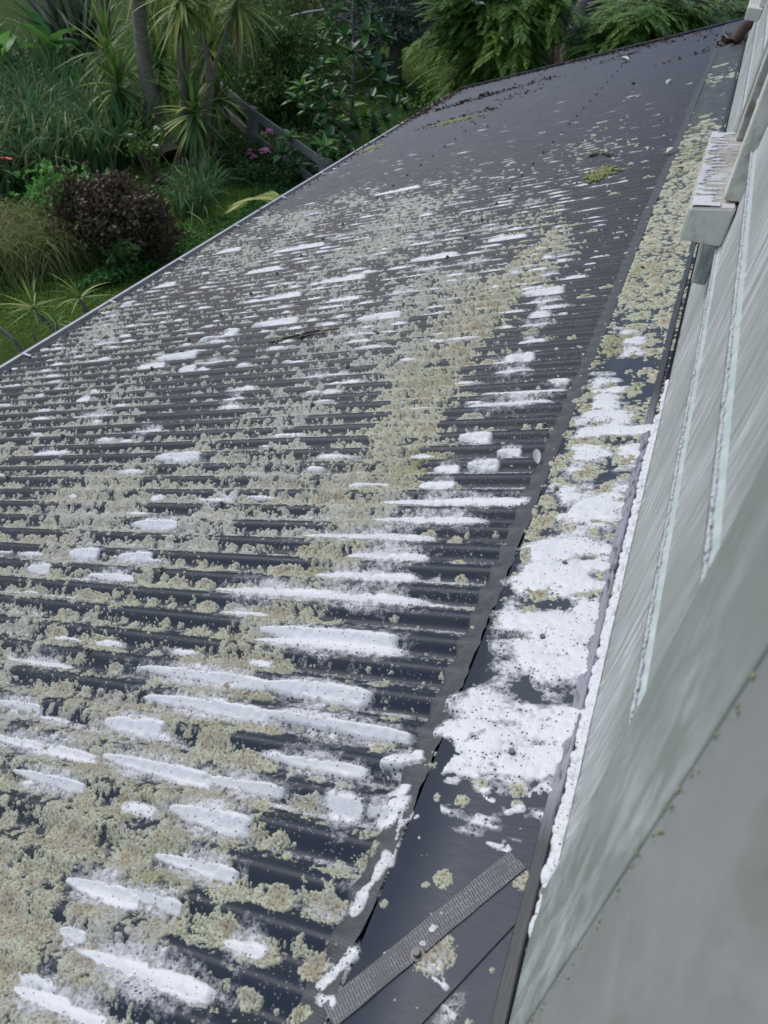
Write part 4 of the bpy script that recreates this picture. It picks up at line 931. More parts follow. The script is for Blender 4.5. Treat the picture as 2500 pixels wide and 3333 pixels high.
cab_tree([(-8.14, 12.59, -5.0), (-8.55, 13.2, -4.65), (-8.48, 13.3, -3.86), (-8.46, 13.4, -3.54)], 0.11, 0.085, 'forked cabbage tree beside the fence with two thin upper limbs', [((-8.12, 13.9, -2.26), 0.98, 90, 34, 'cab'), ((-8.57, 13.4, -2.18), 0.8, 40, 10, 'cab')], 3, 'bark_grey', 0.2,
   [([(-8.46, 13.4, -3.57), (-8.39, 13.5, -3.21), (-8.25, 13.7, -2.71), (-8.14, 13.9, -2.23)], 0.055, 0.035), ([(-8.47, 13.4, -3.58), (-8.5, 13.4, -3.07), (-8.56, 13.4, -2.51), (-8.6, 13.4, -2.12)], 0.055, 0.035)])
cab_tree([(-11.25, 14.07, -5.0), (-11.89, 14.8, -4.81), (-12.0, 15.0, -4.06), (-11.97, 15.1, -3.31), (-11.95, 15.2, -2.52)], 0.13, 0.11, 'dark rough trunk standing behind the left yucca fronds', [((-11.92, 15.2, -2.37), 0.9, 40, 14, 'cab')], 4, 'bark_brown')
cab_tree([(-14.35, 16.89, -4.6), (-16.08, 19.0, -4.52), (-15.94, 19.0, -3.67), (-15.92, 19.0, -3.08)], 0.15, 0.13, 'pale shaggy trunk far left behind the flax', [((-15.98, 19.0, -3.88), 1.0, 10, 60, 'cab')], 5, 'bark_grey')
# yuccas
def yucca(base, crowns, label, seed, R_=0.95, n_=70, dead=6):
    root = empty('yucca', base, label, 'yucca', 'yuccas around the cabbage trees')
    for j, (c_, k_) in enumerate(crowns):
        b_ = Vector(base); cv = Vector(c_); md = (b_+cv)/2+Vector((0.1, 0, 0.1))
        trunk('stem', [tuple(b_), tuple(md), tuple(cv)], 0.07, 0.05, 'bark_grey', root, 8, 0.15, seed+j)
        rosette(root, c_, R_*k_, int(n_*k_), 'sword', -70, 88, seed*7+j, dead)
yucca((-10.79, 13.64, -5.0), [((-11.03, 13.9, -3.49), 1.0), ((-10.48, 13.4, -3.9), 1.0)], 'tall yucca left of the thick curved trunk, lower leaves hanging', 31)
yucca((-10.69, 14.13, -5.0), [((-10.35, 14.6, -3.62), 1.0), ((-10.72, 15.0, -3.13), 0.9)], 'yucca clump between the two big trunks, mostly in shade', 32)
yucca((-9.02, 13.57, -5.0), [((-8.52, 12.9, -3.91), 1.0), ((-9.14, 13.6, -3.68), 0.9)], 'low yucca in front of the straight trunk with stiff green fans', 33)
yucca((-9.12, 14.24, -5.0), [((-8.92, 14.2, -3.16), 1.1), ((-9.16, 14.6, -2.75), 1.0), ((-8.63, 13.9, -3.88), 0.85)], 'dark blue green yucca behind the forked trunk by the fence', 34, 1.0, 62)
# flax
root = empty('flax_plant', (-13.85, 16.45, -4.8), 'dark upright flax with broken silvery blades behind the reeds', 'flax')
rosette(root, (-13.95, 16.67, -4.8), 2.6, 70, 'flax', 45, 88, 51, 10); rosette(root, (-14.48, 16.77, -4.7), 2.3, 30, 'flax', 50, 88, 52, 6)

def blades(px, py, pz, ln, wd, lean, seed, segs=3, droop=0.5):
    """many grass or reed blades: arrays of base points"""
    rs = np.random.RandomState(seed); n_ = len(px); az = rs.rand(n_)*2*PI; le = lean*(0.3+rs.rand(n_)); L_ = ln*(0.6+0.7*rs.rand(n_)); W_ = wd*(0.7+0.6*rs.rand(n_))
    dx, dy = np.cos(az), np.sin(az); V = []; fa = rs.rand(n_)*2*PI; sx, sy = np.cos(fa), np.sin(fa)
    for i in range(segs+1):
        u_ = i/segs; out = le*L_*(u_**1.6); up = L_*u_*(1-droop*le*u_*u_); w_ = W_*(1-u_**2.2)*0.5
        if i == segs: V.append(np.stack([px+dx*out, py+dy*out, pz+up], 1))
        else:
            V.append(np.stack([px+dx*out-sx*w_, py+dy*out-sy*w_, pz+up], 1)); V.append(np.stack([px+dx*out+sx*w_, py+dy*out+sy*w_, pz+up], 1))
    K = len(V); V = np.stack(V, 1).reshape(-1, 3); b_ = np.arange(n_)*K; F = []
    for i in range(segs-1):
        F.append(np.stack([b_+2*i, b_+2*i+1, b_+2*i+3], 1)); F.append(np.stack([b_+2*i, b_+2*i+3, b_+2*i+2], 1))
    F.append(np.stack([b_+2*(segs-1), b_+2*(segs-1)+1, b_+2*segs], 1))
    return V, np.concatenate(F), np.repeat(rs.rand(n_), K)
def patch(poly, n_, seed):
    """random points inside a polygon in plan"""
    rs = np.random.RandomState(seed); P = np.array(poly)[:, :2]; lo, hi = P.min(0), P.max(0); out = []
    while sum(len(o) for o in out) < n_:
        q = lo+(hi-lo)*rs.rand(n_*2, 2); out.append(q[poly_dist(q[:, 0], q[:, 1], P) > 0])
    q = np.concatenate(out)[:n_]; return q[:, 0], q[:, 1], gz(q[:, 0], q[:, 1])
def blade_stuff(name, poly, n_, ln, wd, lean, mat, label, cat, seed, droop=0.5, segs=3, lift=None):
    x, y, z = patch(poly, n_, seed)
    if lift is not None: z = z+lift(x, y)
    V, F, r = blades(x, y, z-0.02, ln, wd, lean, seed+1, segs, droop)
    return tag(link(name, mesh_np(name, V, F, mat, {'rnd': r})), label, cat, kind='stuff')
blade_stuff('reed_bed', [(-10.57, 8.88, -5.0), (-10.39, 10.87, -5.0), (-9.94, 11.67, -5.0), (-9.71, 13.19, -5.0), (-10.76, 14.07, -5.0), (-12.68, 15.63, -5.0), (-14.39, 16.25, -5.0), (-17.58, 15.55, -5.0)], 5200, 1.30, 0.055, 0.55, 'reed_leaf', 'tall strappy green reeds filling the bed at the left', 'reeds', 61, 0.8, 4)
blade_stuff('reed_litter', [(-10.52, 9.41, -5.0), (-10.54, 11.06, -5.0), (-9.71, 13.19, -5.0), (-11.6, 14.2, -5.0), (-14.21, 12.81, -5.0)], 500, 1.25, 0.04, 0.9, 'dry_grass', 'yellowed dying blades scattered through the reed bed', 'dead reeds', 62, 1.0, 4)
# lawn grass near enough to see blades
blade_stuff('lawn_grass', [(-8.6, 4.2), (-3.3, 4.6), (-4.2, 16.5), (-6.2, 17.0), (-8.4, 13.6), (-8.9, 9.0), (-12.0, 6.5), (-12.0, 3.0)], 60000, 0.060, 0.013, 0.9, 'grass_blade', 'short green grass of the lawn below the gutter', 'grass', 63, 0.6, 2)
blade_stuff('rough_grass', [(-7.06, 9.34, -5.0), (-7.72, 12.29, -5.0), (-7.26, 12.64, -5.0), (-6.6, 12.83, -5.0), (-6.55, 9.68, -5.0)], 5000, 0.22, 0.012, 0.9, 'grass_blade', 'longer uncut grass between the dark shrub and the gutter', 'grass', 64, 0.9, 3)
blade_stuff('strap_grass', [(-7.73, 10.91, -5.0), (-8.11, 12.3, -5.0), (-7.79, 12.39, -5.0), (-7.22, 11.02, -5.0)], 340, 0.95, 0.026, 0.75, 'reed_leaf', 'tall arching strap leaves at the foot of the brown trunk', 'grass', 65, 0.9, 5)
blade_stuff('meadow_grass', [(-16, 18), (-3, 18), (-1, 40), (-20, 40)], 14000, 0.11, 0.04, 0.8, 'grass_blade', 'sunlit grass of the far lawn', 'grass', 66, 0.6, 2)
def leaves_stuff(name, centers, size, mat, label=None, cat=None, parent=None, seed=1, aspect=1.7, nr=1.0, kind='stuff', fold=0.25):
    V, F, r = quads(centers, size, nr, seed, aspect, fold)
    o = link(name, mesh_np(name, V, F, mat, {'rnd': r}, smooth=False), parent); tag(o, label, cat, kind=kind); return o
def ell(c_, rad, n_, seed, clumps=14, cs=0.35, shell=0.5, flat=0.0):
    """leaf positions clumped in an ellipsoid so that gaps show between clumps"""
    rs = np.random.RandomState(seed); d = rs.randn(clumps, 3); d /= np.linalg.norm(d, axis=1)[:, None]
    cc_ = d*(shell+(1-shell)*rs.rand(clumps, 1)); w_ = rs.randint(0, clumps, n_); off = rs.randn(n_, 3); off /= np.linalg.norm(off, axis=1)[:, None]
    off *= (rs.rand(n_, 1)**0.45)*cs*(0.6+0.8*rs.rand(clumps)[w_][:, None]); off[:, 2] *= (1-flat)
    return np.array(c_)+(cc_[w_]+off)*np.array(rad)
# ground cover
x, y, z = patch([(-6.85, 8.7, -5.0), (-7.27, 7.72, -5.0), (-7.46, 9.92, -5.0), (-6.83, 11.56, -5.0), (-7.36, 13.17, -5.0), (-7.04, 14.07, -5.0), (-6.38, 13.92, -5.0), (-6.57, 10.52, -5.0)], 9000, 70)
leaves_stuff('ground_cover', np.stack([x, y, z+0.03+0.09*RNG.rand(len(x))], 1), 0.055, 'clover_leaf', 'low round leaved ground cover under the shrubs', 'ground cover', seed=71, aspect=1.1, nr=0.25)
x, y, z = patch([(-8.74, 13.97, -5.0), (-7.64, 12.96, -5.0), (-6.71, 13.04, -5.0), (-6.39, 15.29, -5.0), (-7.53, 16.36, -5.0), (-8.78, 15.74, -5.0), (-9.56, 15.52, -5.0)], 9000, 72)
leaves_stuff('ground_cover', np.stack([x, y, z+0.05+0.30*RNG.rand(len(x))], 1), 0.07, 'shade_leaf', 'dark tangled ground cover along the foot of the fence', 'ground cover', seed=73, aspect=1.2, nr=0.4)

def shrub(name, c_, rad, n_, size, mat, label, cat, seed, clumps=40, cs=0.38, stems=5, stem_mat='bark_brown', extra=None, group=None, shell=0.6, aspect=1.7, lumps=None):
    base = (c_[0], c_[1], GZ(c_[0], c_[1])-0.05); root = empty(name, base, label, cat, group)
    rs = np.random.RandomState(seed)
    for j in range(stems):
        tip = (c_[0]+rs.randn()*rad[0]*0.4, c_[1]+rs.randn()*rad[1]*0.4, c_[2]+rad[2]*0.4*rs.rand())
        md = tuple((base[q]*0.5+tip[q]*0.5)+rs.randn()*0.05 for q in range(3)); trunk('stem', [base, md, tip], 0.035, 0.012, stem_mat, root, 6, 0.1, seed+j)
    if lumps is None:
        lumps = [((rs.randn()*0.5, rs.randn()*0.4, rs.randn()*0.35), 0.35+0.3*rs.rand()) for _ in range(4)]
    cl_ = [ell(c_, [r_*0.86 for r_ in rad], int(n_*0.6), seed, clumps, cs, shell)]
    for li_, (of, k_) in enumerate(lumps):
        cl_.append(ell([c_[q]+of[q]*rad[q] for q in range(3)], [r_*k_ for r_ in rad], int(n_*0.4/len(lumps)), seed+11+li_, 14, 0.45, 0.5))
    leaves_stuff('foliage', np.concatenate(cl_), size, mat, parent=root, seed=seed+1, aspect=aspect)
    leaves_stuff('foliage', ell(c_, [r_*1.16 for r_ in rad], int(n_*0.05), seed+31, 40, 0.10, 0.92), size, mat, parent=root, seed=seed+32, aspect=aspect)
    if extra: leaves_stuff('foliage', ell(c_, [r_*1.03 for r_ in rad], extra[0], seed+5, 10, 0.22, 0.95), extra[1], extra[2], parent=root, seed=seed+6, aspect=1.8)
    return root
c = (-7.57, 9.2, -4.38); shrub('burgundy_shrub', c, (0.95, 0.75, 0.62), 8000, 0.075, 'burgundy_leaf', 'rounded dark burgundy leaved shrub in front of the reeds', 'shrub', 81, 60, 0.34, 6, extra=(900, 0.085, 'shade_leaf'), lumps=[((-0.75, 0.2, -0.30), 0.55), ((0.60, -0.1, 0.12), 0.55), ((0.1, 0.1, 0.38), 0.50), ((-0.35, 0, 0.30), 0.45), ((0.75, 0, -0.30), 0.42)])
c = (-8.75, 9.6, -4.47); shrub('green_shrub', c, (0.75, 0.6, 0.5), 2600, 0.10, 'broad_leaf', 'small mid green shrub between the reeds and burgundy bush', 'shrub', 82, 30, 0.3, 4)
# dry arching grass clump lower left
x, y, z = patch([(-9.07, 7.61, -5.0), (-8.5, 7.27, -5.0), (-7.95, 8.17, -5.0), (-7.83, 8.82, -5.0), (-8.58, 9.14, -5.0), (-9.85, 8.7, -5.0)], 3600, 83)
V, F, r = blades(x, y, z+0.35*RNG.rand(len(x)), 0.62, 0.011, 1.5, 84, 5, 1.1); tag(link('dry_grass_clump', mesh_np('dry_grass_clump', V, F, 'dry_grass', {'rnd': r})), 'straw coloured arching grass clump left of the burgundy shrub', 'grass', kind='stuff')
c = (-9.05, 9.0, -4.92); shrub('green_shrub', c, (0.9, 0.6, 0.38), 3000, 0.07, 'olive_leaf', 'low olive shrub overgrown by straw coloured grass', 'shrub', 85, 30, 0.4, 3)
me = rough_blob('garden_stone', (-7.78, 10.63, -5.0), 0.20, 'stone', 5, (0.8, 0.8, 1.1)); tag(link('garden_stone', me), 'grey stone beside the burgundy shrub', 'stone')
# broad leaved plants
def broad(base, n_, size, label, seed, mat='broad_leaf', hgt=0.5, wid=0.6):
    root = empty('broad_leaved_plant', base, label, 'plant', 'broad leaved plants in the bed'); rs = np.random.RandomState(seed)
    for j in range(n_):
        az = rs.rand()*2*PI; el = 0.3+rs.rand()*1.0; L_ = size*(0.7+0.5*rs.rand()); V = []; F = []; a, b = 7, 5
        for i in range(a):
            for k_ in range(b):
                u_ = i/(a-1); v_ = k_/(b-1)-0.5; w_ = wid*math.sin(PI*(u_*0.93+0.05))**0.8
                V.append((u_, v_*w_+0.03*math.sin(u_*9)*(1 if v_ > 0 else -1), abs(v_)*0.22-0.28*u_*u_+0.025*math.sin(u_*14+v_*5)))
        for i in range(a-1):
            for k_ in range(b-1): F.append((i*b+k_, i*b+k_+1, (i+1)*b+k_+1, (i+1)*b+k_))
        me = mesh_np('leaf', V, F, mat, {'rnd': np.full(len(V), rs.rand())}); o = bpy.data.objects.new('leaf', me); COL.objects.link(o); o.parent = root
        d = Vector((math.cos(az)*math.cos(el), math.sin(az)*math.cos(el), math.sin(el))); st0 = Vector((0, 0, hgt*(0.5+0.5*rs.rand())))+Vector((d.x, d.y, 0))*0.15
        o.matrix_basis = Matrix.LocRotScale(st0, d.to_track_quat('X', 'Z'), Vector((L_, L_, L_)))
        V, F = tube_np([(0, 0, 0), tuple(st0*0.6), tuple(st0)], [0.02, 0.016, 0.012], 6); q = link('stalk', mesh_np('stalk', V, F, mat, {'rnd': np.full(len(V), 0.5)}), None); q.parent = root
broad((-13.75, 15.43, -5.0), 10, 0.75, 'bright green broad leaved plant rising above the reeds at left', 91, hgt=1.3)
broad((-14.13, 14.29, -5.0), 8, 0.6, 'bright green broad leaved plant at the left edge above the reeds', 92, hgt=1.1)
broad((-11.79, 14.26, -5.0), 7, 0.5, 'pale green rhubarb like plant among reeds below the yucca', 93, hgt=0.6)
# canna flower and stem
def flower(name, pos, size, mat, label, cat, stem_to, seed, n_=7, group=None):
    root = empty(name, pos, label, cat, group); rs = np.random.RandomState(seed)
    for j in range(n_):
        az = j*2*PI/n_+rs.rand()*0.5; V = []; F = []
        for i in range(5):
            for k_ in range(4):
                u_ = i/4; v_ = k_/3-0.5; w_ = 0.75*math.sin(PI*(u_*0.8+0.12)); V.append((u_, v_*w_, 0.55*u_-0.6*u_*u_+0.2*abs(v_)))
        for i in range(4):
            for k_ in range(3): F.append((i*4+k_, i*4+k_+1, (i+1)*4+k_+1, (i+1)*4+k_))
        me = mesh_np('petal', V, F, mat); o = bpy.data.objects.new('petal', me); COL.objects.link(o); o.parent = root
        o.matrix_basis = Matrix.LocRotScale(Vector((0, 0, 0)), Quaternion((0, 0, 1), az) @ Quaternion((0, 1, 0), -rs.rand()*0.8), Vector((size, size, size)))
    V, F = tube_np([np.array(stem_to)-np.array(pos), (np.array(stem_to)-np.array(pos))*0.5+np.array([0.02, 0, 0]), (0, 0, 0)], [0.008, 0.006, 0.005], 5)
    q = link('stem', mesh_np('stem', V, F, 'reed_leaf', {'rnd': np.full(len(V), 0.3)}), None); q.parent = root
flower('canna_flower', (-9.57, 9.4, -4.09), 0.10, 'red_petal', 'single scarlet flower at the left edge of the reeds', 'flower', (-9.7, 9.27, -5.0), 1, 8)
for q, (p_, b_, lb) in enumerate([((-9.26, 12.0, -4.24), (-9.47, 12.19, -5.0), 'white blossom left of the thick trunk base, leftmost of three'), ((-8.7, 12.0, -4.02), (-9.15, 12.45, -5.0), 'white blossom in front of the thick trunk, highest of three'), ((-8.6, 11.8, -4.25), (-9.04, 12.21, -5.0), 'white blossom in front of the trunk base, lowest of three')]):
    flower('white_blossom', p_, 0.065, 'petal', lb, 'flower', b_, 20+q, 8, 'white blossoms before the trunks')
c = (-9.0, 12.2, -4.35); shrub('rose_bush', c, (0.55, 0.35, 0.5), 500, 0.06, 'maple_leaf', 'thin straggly bush carrying the white blossoms', 'shrub', 95, 16, 0.22, 6)
c = (-7.56, 14.0, -4.78); shrub('rose_bush', c, (0.7, 0.45, 0.40), 2200, 0.055, 'shade_leaf', 'leafy rose bush with pink blossoms before the fence', 'shrub', 96, 24, 0.3, 6)
for q, (p_, lb) in enumerate([((-7.76, 13.6, -4.68), 'pink rose cluster, lowest and leftmost by the fence'), ((-7.47, 13.6, -4.54), 'pink rose cluster, largest, in the middle of the bush'), ((-7.43, 13.7, -4.22), 'pink rose cluster, highest, against the fence'), ((-7.79, 13.6, -4.58), 'small pink rosebud just above the leftmost cluster'), ((-7.18, 13.8, -4.35), 'faded salmon rose at the right of the rose bush')]):
    sz = (0.12, 0.13, 0.10, 0.06, 0.08)[q]
    flower('pink_rose', p_, sz, 'pink_petal', lb, 'flower', (p_[0], p_[1], p_[2]-0.6), 40+q, 10, 'pink roses by the fence')
# fence
fence = empty('timber_fence', (-8.27, 14.35, -5.0), 'weathered grey three rail timber fence sloping behind the roses', 'fence')
F0 = Vector((-9.56, 15.6, -4.2)); 
def post(p_, hgt):
    z0 = GZ(p_[0], p_[1]); o = link('post', box_mesh('post', (p_[0]-0.10, p_[1]-0.08, z0-0.2), (p_[0]+0.10, p_[1]+0.08, z0+hgt), 'fence_timber', 0.012), fence)
pA = Vector((-8.33, 14.5, -5.0))
# the fence runs from behind the forked tree down towards the magnolia
E0 = Vector((-9.54, 15.4, -3.97)); E1 = Vector((-8.25, 14.45, -4.1)); E2 = Vector((-6.82, 13.6, -4.22)); E3 = Vector((-6.02, 13.1, -4.31))
post((E1.x, E1.y+0.08), E1.z-GZ(E1.x, E1.y)+0.04); post((E0.x, E0.y+0.08), E0.z-GZ(E0.x, E0.y)+0.04); post((E3.x, E3.y+0.08), E3.z-GZ(E3.x, E3.y)+0.03)
def rail(a, b, dz, th=0.022, hh=0.075):
    a = Vector(a)+Vector((0, 0, dz)); b = Vector(b)+Vector((0, 0, dz)); d = b-a; L_ = d.length
    o = link('rail', box_mesh('rail', (0, -th, -hh), (L_, th, hh), 'fence_timber', 0.006), None); o.parent = fence
    o.matrix_parent_inverse = Matrix.Translation(-Vector(fence.location)); o.matrix_basis = Matrix.LocRotScale(a, d.to_track_quat('X', 'Z'), Vector((1, 1, 1)))
for dz in (0, -0.42, -0.84): rail(E0, E1, dz-0.02); rail(E1, E3, dz-0.02)
# fence at the back left
fb = empty('timber_fence', (-14.97, 16.75, -4.0), 'dark rail fence far behind the broad leaved plant', 'fence')
for dz in (0, -0.5):
    a = Vector((-22.89, 24.0, -5.39))+Vector((0, 0, dz)); b = Vector((-17.98, 21.0, -5.2))+Vector((0, 0, dz)); d = b-a
    o = link('rail', box_mesh('rail', (0, -0.03, -0.09), (d.length, 0.03, 0.09), 'fence_timber', 0.006), None); o.parent = fb; o.matrix_parent_inverse = Matrix.Translation(-Vector(fb.location)); o.matrix_basis = Matrix.LocRotScale(a, d.to_track_quat('X', 'Z'), Vector((1, 1, 1)))
for (px, py, pz) in ((-21.25, 23.0, -5.36), (-18.9, 21.6, -5.27)):
    z0 = GZ(px, py); o = link('post', box_mesh('post', (px-0.1, py-0.05, z0-0.1), (px+0.1, py+0.12, pz+0.12), 'fence_timber', 0.01), fb)

# glossy young tree: real separate leaves in whorls
def ovate(name, mat, n_=3):
    out = []
    for v_ in range(n_):
        V = []; F = []; a, b = 6, 3
        for i in range(a):
            for k_ in range(b):
                u_ = i/(a-1); w_ = 0.42*math.sin(PI*(u_*0.92+0.05))**0.75; v2 = k_/(b-1)-0.5
                V.append((u_, v2*w_, abs(v2)*0.16-(0.12+0.14*v_)*u_*u_))
        for i in range(a-1):
            for k_ in range(b-1): F.append((i*b+k_, i*b+k_+1, (i+1)*b+k_+1, (i+1)*b+k_))
        out.append(mesh_np(name, V, F, mat, {'rnd': np.full(len(V), 0.2*v_)}))
    return out
OV = {'g': ovate('leaf', 'glossy_leaf'), 'y': ovate('leaf', 'glossy_young_leaf'), 'w': ovate('leaf', 'yellow_leaf')}
def whorl(root, c_, up, n_, size, rs, kind):
    up = Vector(up).normalized(); q0 = up.to_track_quat('Z', 'X')
    for j in range(n_):
        az = j*2.4+rs.rand()*0.6; el = 0.05+0.9*(j/n_)+0.25*rs.rand()
        kd = kind
        o = bpy.data.objects.new('leaf', OV[kd][rs.randint(0, 3)]); COL.objects.link(o); o.parent = root
        d = q0 @ Vector((math.cos(az)*math.cos(el), math.sin(az)*math.cos(el), math.sin(el)))
        sz = size*(0.75+0.5*rs.rand()); o.matrix_parent_inverse = Matrix.Translation(-Vector(root.location))
        o.matrix_basis = Matrix.LocRotScale(Vector(c_), d.to_track_quat('X', 'Z'), Vector((sz, sz, sz)))
def glossy_tree(base, trunk_pts, whorls, label, seed, size=0.24, name='magnolia_tree'):
    root = empty(name, base, label, 'tree'); rs = np.random.RandomState(seed)
    trunk('trunk', trunk_pts, 0.055, 0.022, 'bark_pale', root, 8, 0.1, seed); tp_ = spline(trunk_pts, 8)
    for (c_, n_, kd) in whorls:
        c_ = np.array(c_); i = np.argmin(np.abs(tp_[:, 2]-(c_[2]-0.45*np.linalg.norm(c_[:2]-tp_[:, :2].mean(0))))); a = tp_[i]
        md = (a+c_)/2+np.array([0, 0, -0.04]); trunk('branch', [tuple(a), tuple(md), tuple(c_)], 0.016, 0.007, 'bark_pale', root, 5, 0.1, seed)
        whorl(root, tuple(c_), tuple((c_-a)*0.5+np.array([0, 0, 0.4])), n_, size, rs, kd)
    return root
WH = [((-6.86, 14.9, -2.58), 8, 'g'), ((-6.85, 15.4, -2.37), 8, 'g'), ((-6.49, 15.4, -2.25), 8, 'g'), ((-6.55, 15.4, -2.05), 8, 'g'), ((-6.24, 15.4, -2.4), 8, 'g'), ((-7.05, 15.6, -2.99), 8, 'g'), ((-6.84, 14.7, -2.77), 7, 'g'), ((-6.78, 15.5, -2.78), 8, 'g'), ((-6.07, 14.8, -2.53), 8, 'g'), ((-6.09, 15.5, -2.5), 7, 'g'), ((-5.9, 15.2, -2.62), 7, 'g'), ((-6.28, 14.7, -2.87), 8, 'g'), ((-6.89, 15.6, -3.24), 8, 'y'), ((-7.19, 15.5, -3.31), 8, 'g'), ((-7.0, 14.7, -3.32), 8, 'g'), ((-7.39, 15.0, -3.66), 8, 'y'), ((-7.33, 14.6, -3.79), 8, 'g'), ((-7.27, 15.5, -3.77), 8, 'g'), ((-6.67, 14.8, -3.36), 8, 'g'), ((-6.32, 15.5, -3.1), 8, 'g'), ((-5.8, 14.8, -3.07), 8, 'g'), ((-5.89, 15.4, -3.41), 8, 'g'), ((-5.5, 15.0, -3.67), 9, 'g'), ((-5.48, 15.4, -3.73), 8, 'g'), ((-6.25, 15.7, -3.8), 8, 'g'), ((-6.68, 15.8, -4.06), 8, 'y'), ((-6.51, 14.7, -3.67), 8, 'g'), ((-6.7, 14.5, -3.86), 8, 'g'), ((-7.47, 15.4, -4.16), 8, 'g'), ((-6.0, 14.9, -3.94), 9, 'y'), ((-5.81, 15.4, -4.05), 8, 'g'), ((-5.76, 14.8, -4.12), 9, 'g'), ((-6.1, 14.7, -4.08), 9, 'g'), ((-6.83, 15.6, -4.31), 8, 'y'), ((-6.73, 14.6, -4.21), 8, 'g')]
bs = (-6.75, 15.97, -5.0)
glossy_tree(bs, [bs, (-6.59, 15.6, -4.4), (-6.51, 15.4, -3.67), (-6.48, 15.3, -3.02), (-6.51, 15.2, -2.42), (-6.5, 15.2, -1.99)], WH, 'young tree with whorls of dark glossy leaves in the middle of the garden', 101, 0.27)
WH = [((-6.96, 13.6, -4.21), 9, 'y'), ((-6.87, 13.9, -4.5), 9, 'g'), ((-6.89, 13.2, -4.38), 9, 'g'), ((-6.61, 13.2, -4.53), 10, 'g'), ((-6.53, 13.8, -4.41), 9, 'g'), ((-6.12, 13.3, -4.14), 9, 'y'), ((-6.62, 13.7, -4.74), 9, 'g'), ((-6.24, 13.4, -4.51), 9, 'g'), ((-7.11, 13.8, -4.9), 8, 'g'), ((-6.2, 13.9, -4.5), 9, 'g'), ((-6.66, 13.5, -4.86), 9, 'g'), ((-7.31, 13.8, -4.77), 8, 'g'), ((-5.98, 13.8, -4.15), 9, 'g'), ((-6.35, 14.1, -4.2), 8, 'g')]
bs = (-6.47, 13.22, -5.0)
glossy_tree(bs, [bs, (-6.66, 13.6, -4.85), (-6.62, 13.6, -4.55), (-6.61, 13.6, -4.3)], WH, 'bushy glossy leaved shrub just above the gutter', 102, 0.26, 'glossy_shrub')

# background masses
def bigtree(name, base, top, r0, crown, label, seed, mat='shade_leaf', bark='bark_brown', cat='tree', group=None, lean=0.0, size=0.12, asp=1.7):
    root = empty(name, base, label, cat, group)
    b_ = np.array(base, float); t_ = np.array(top, float)
    trunk('trunk', [tuple(b_-[0, 0, 0.2]), tuple(b_*0.66+t_*0.34+[lean, 0, 0]), tuple(b_*0.33+t_*0.67), tuple(t_)], r0, r0*0.55, bark, root, 12, 0.18, seed, 0.3)
    for (c_, rad, n_, cl, cs) in crown:
        trunk('limb', [tuple(b_*0.35+t_*0.65), tuple((t_*0.6+np.array(c_)*0.4)), tuple(c_)], r0*0.35, r0*0.12, bark, root, 7, 0.15, seed+1)
        leaves_stuff('foliage', ell(c_, rad, n_, seed, cl, cs, 0.55, 0.35), size, mat, parent=root, seed=seed+2, aspect=asp)
    return root
# dense bush behind the fence
for q, (px, py, yy, rad, n_, mt_, lb) in enumerate([
    ((-9.61, 17.5, -3.87), 0, 0, (1.5, 1.2, 1.5), 9000, 'shade_leaf', 'dense dark green bush behind the near fence'),
    ((-8.43, 16.8, -4.5), 0, 0, (1.2, 0.9, 1.0), 6500, 'shade_leaf', 'dark bush filling the space between fence and glossy tree'),
    ((-10.58, 20.5, -3.6), 0, 0, (1.9, 1.4, 1.3), 8000, 'olive_leaf', 'olive green feathery bush at the top of the garden'),
    ((-12.2, 22.0, -3.55), 0, 0, (2.0, 1.3, 1.2), 6500, 'shade_leaf', 'far green bush behind the hanging cabbage tree leaves'),
    ((-9.48, 16.2, -4.66), 0, 0, (0.9, 0.7, 0.9), 4000, 'shade_leaf', 'shaded bush just behind the end of the fence')]):
    shrub('background_bush', px, rad, n_, 0.10, mt_, lb, 'bush', 120+q, 60, 0.33, 5, 'bark_brown')
b_ = (-24.71, 26.0, -6.27); shrub('flowering_shrub', b_, (2.2, 1.5, 1.3), 6500, 0.13, 'shade_leaf', 'dark shrub with dusty pink blooms at the top left corner', 'shrub', 131, 50, 0.33, 5)
leaves_stuff('pink_blooms', ell(b_, (2.1, 1.4, 1.2), 260, 132, 9, 0.12, 0.85), 0.12, 'pink_petal', 'dusty pink blooms on the top left shrub', 'flowers', seed=133, aspect=1.1)
# grey leaved tree with the bare trunk on the lawn
bigtree('grey_leaved_tree', (-7.89, 21.4, -5.0), (-7.71, 20.8, -3.34), 0.24, [((-7.79, 20.6, -2.76), (2.0, 1.3, 1.0), 7500, 60, 0.3), ((-7.24, 20.8, -2.52), (1.5, 1.2, 1.0), 4500, 45, 0.3), ((-8.59, 21.2, -3.4), (1.0, 0.8, 1.0), 2600, 30, 0.3)], 'tree with a stout bare trunk and grey green drooping leaves on the lawn', 141, 'grey_leaf', 'bark_pale', size=0.13, asp=2.6)
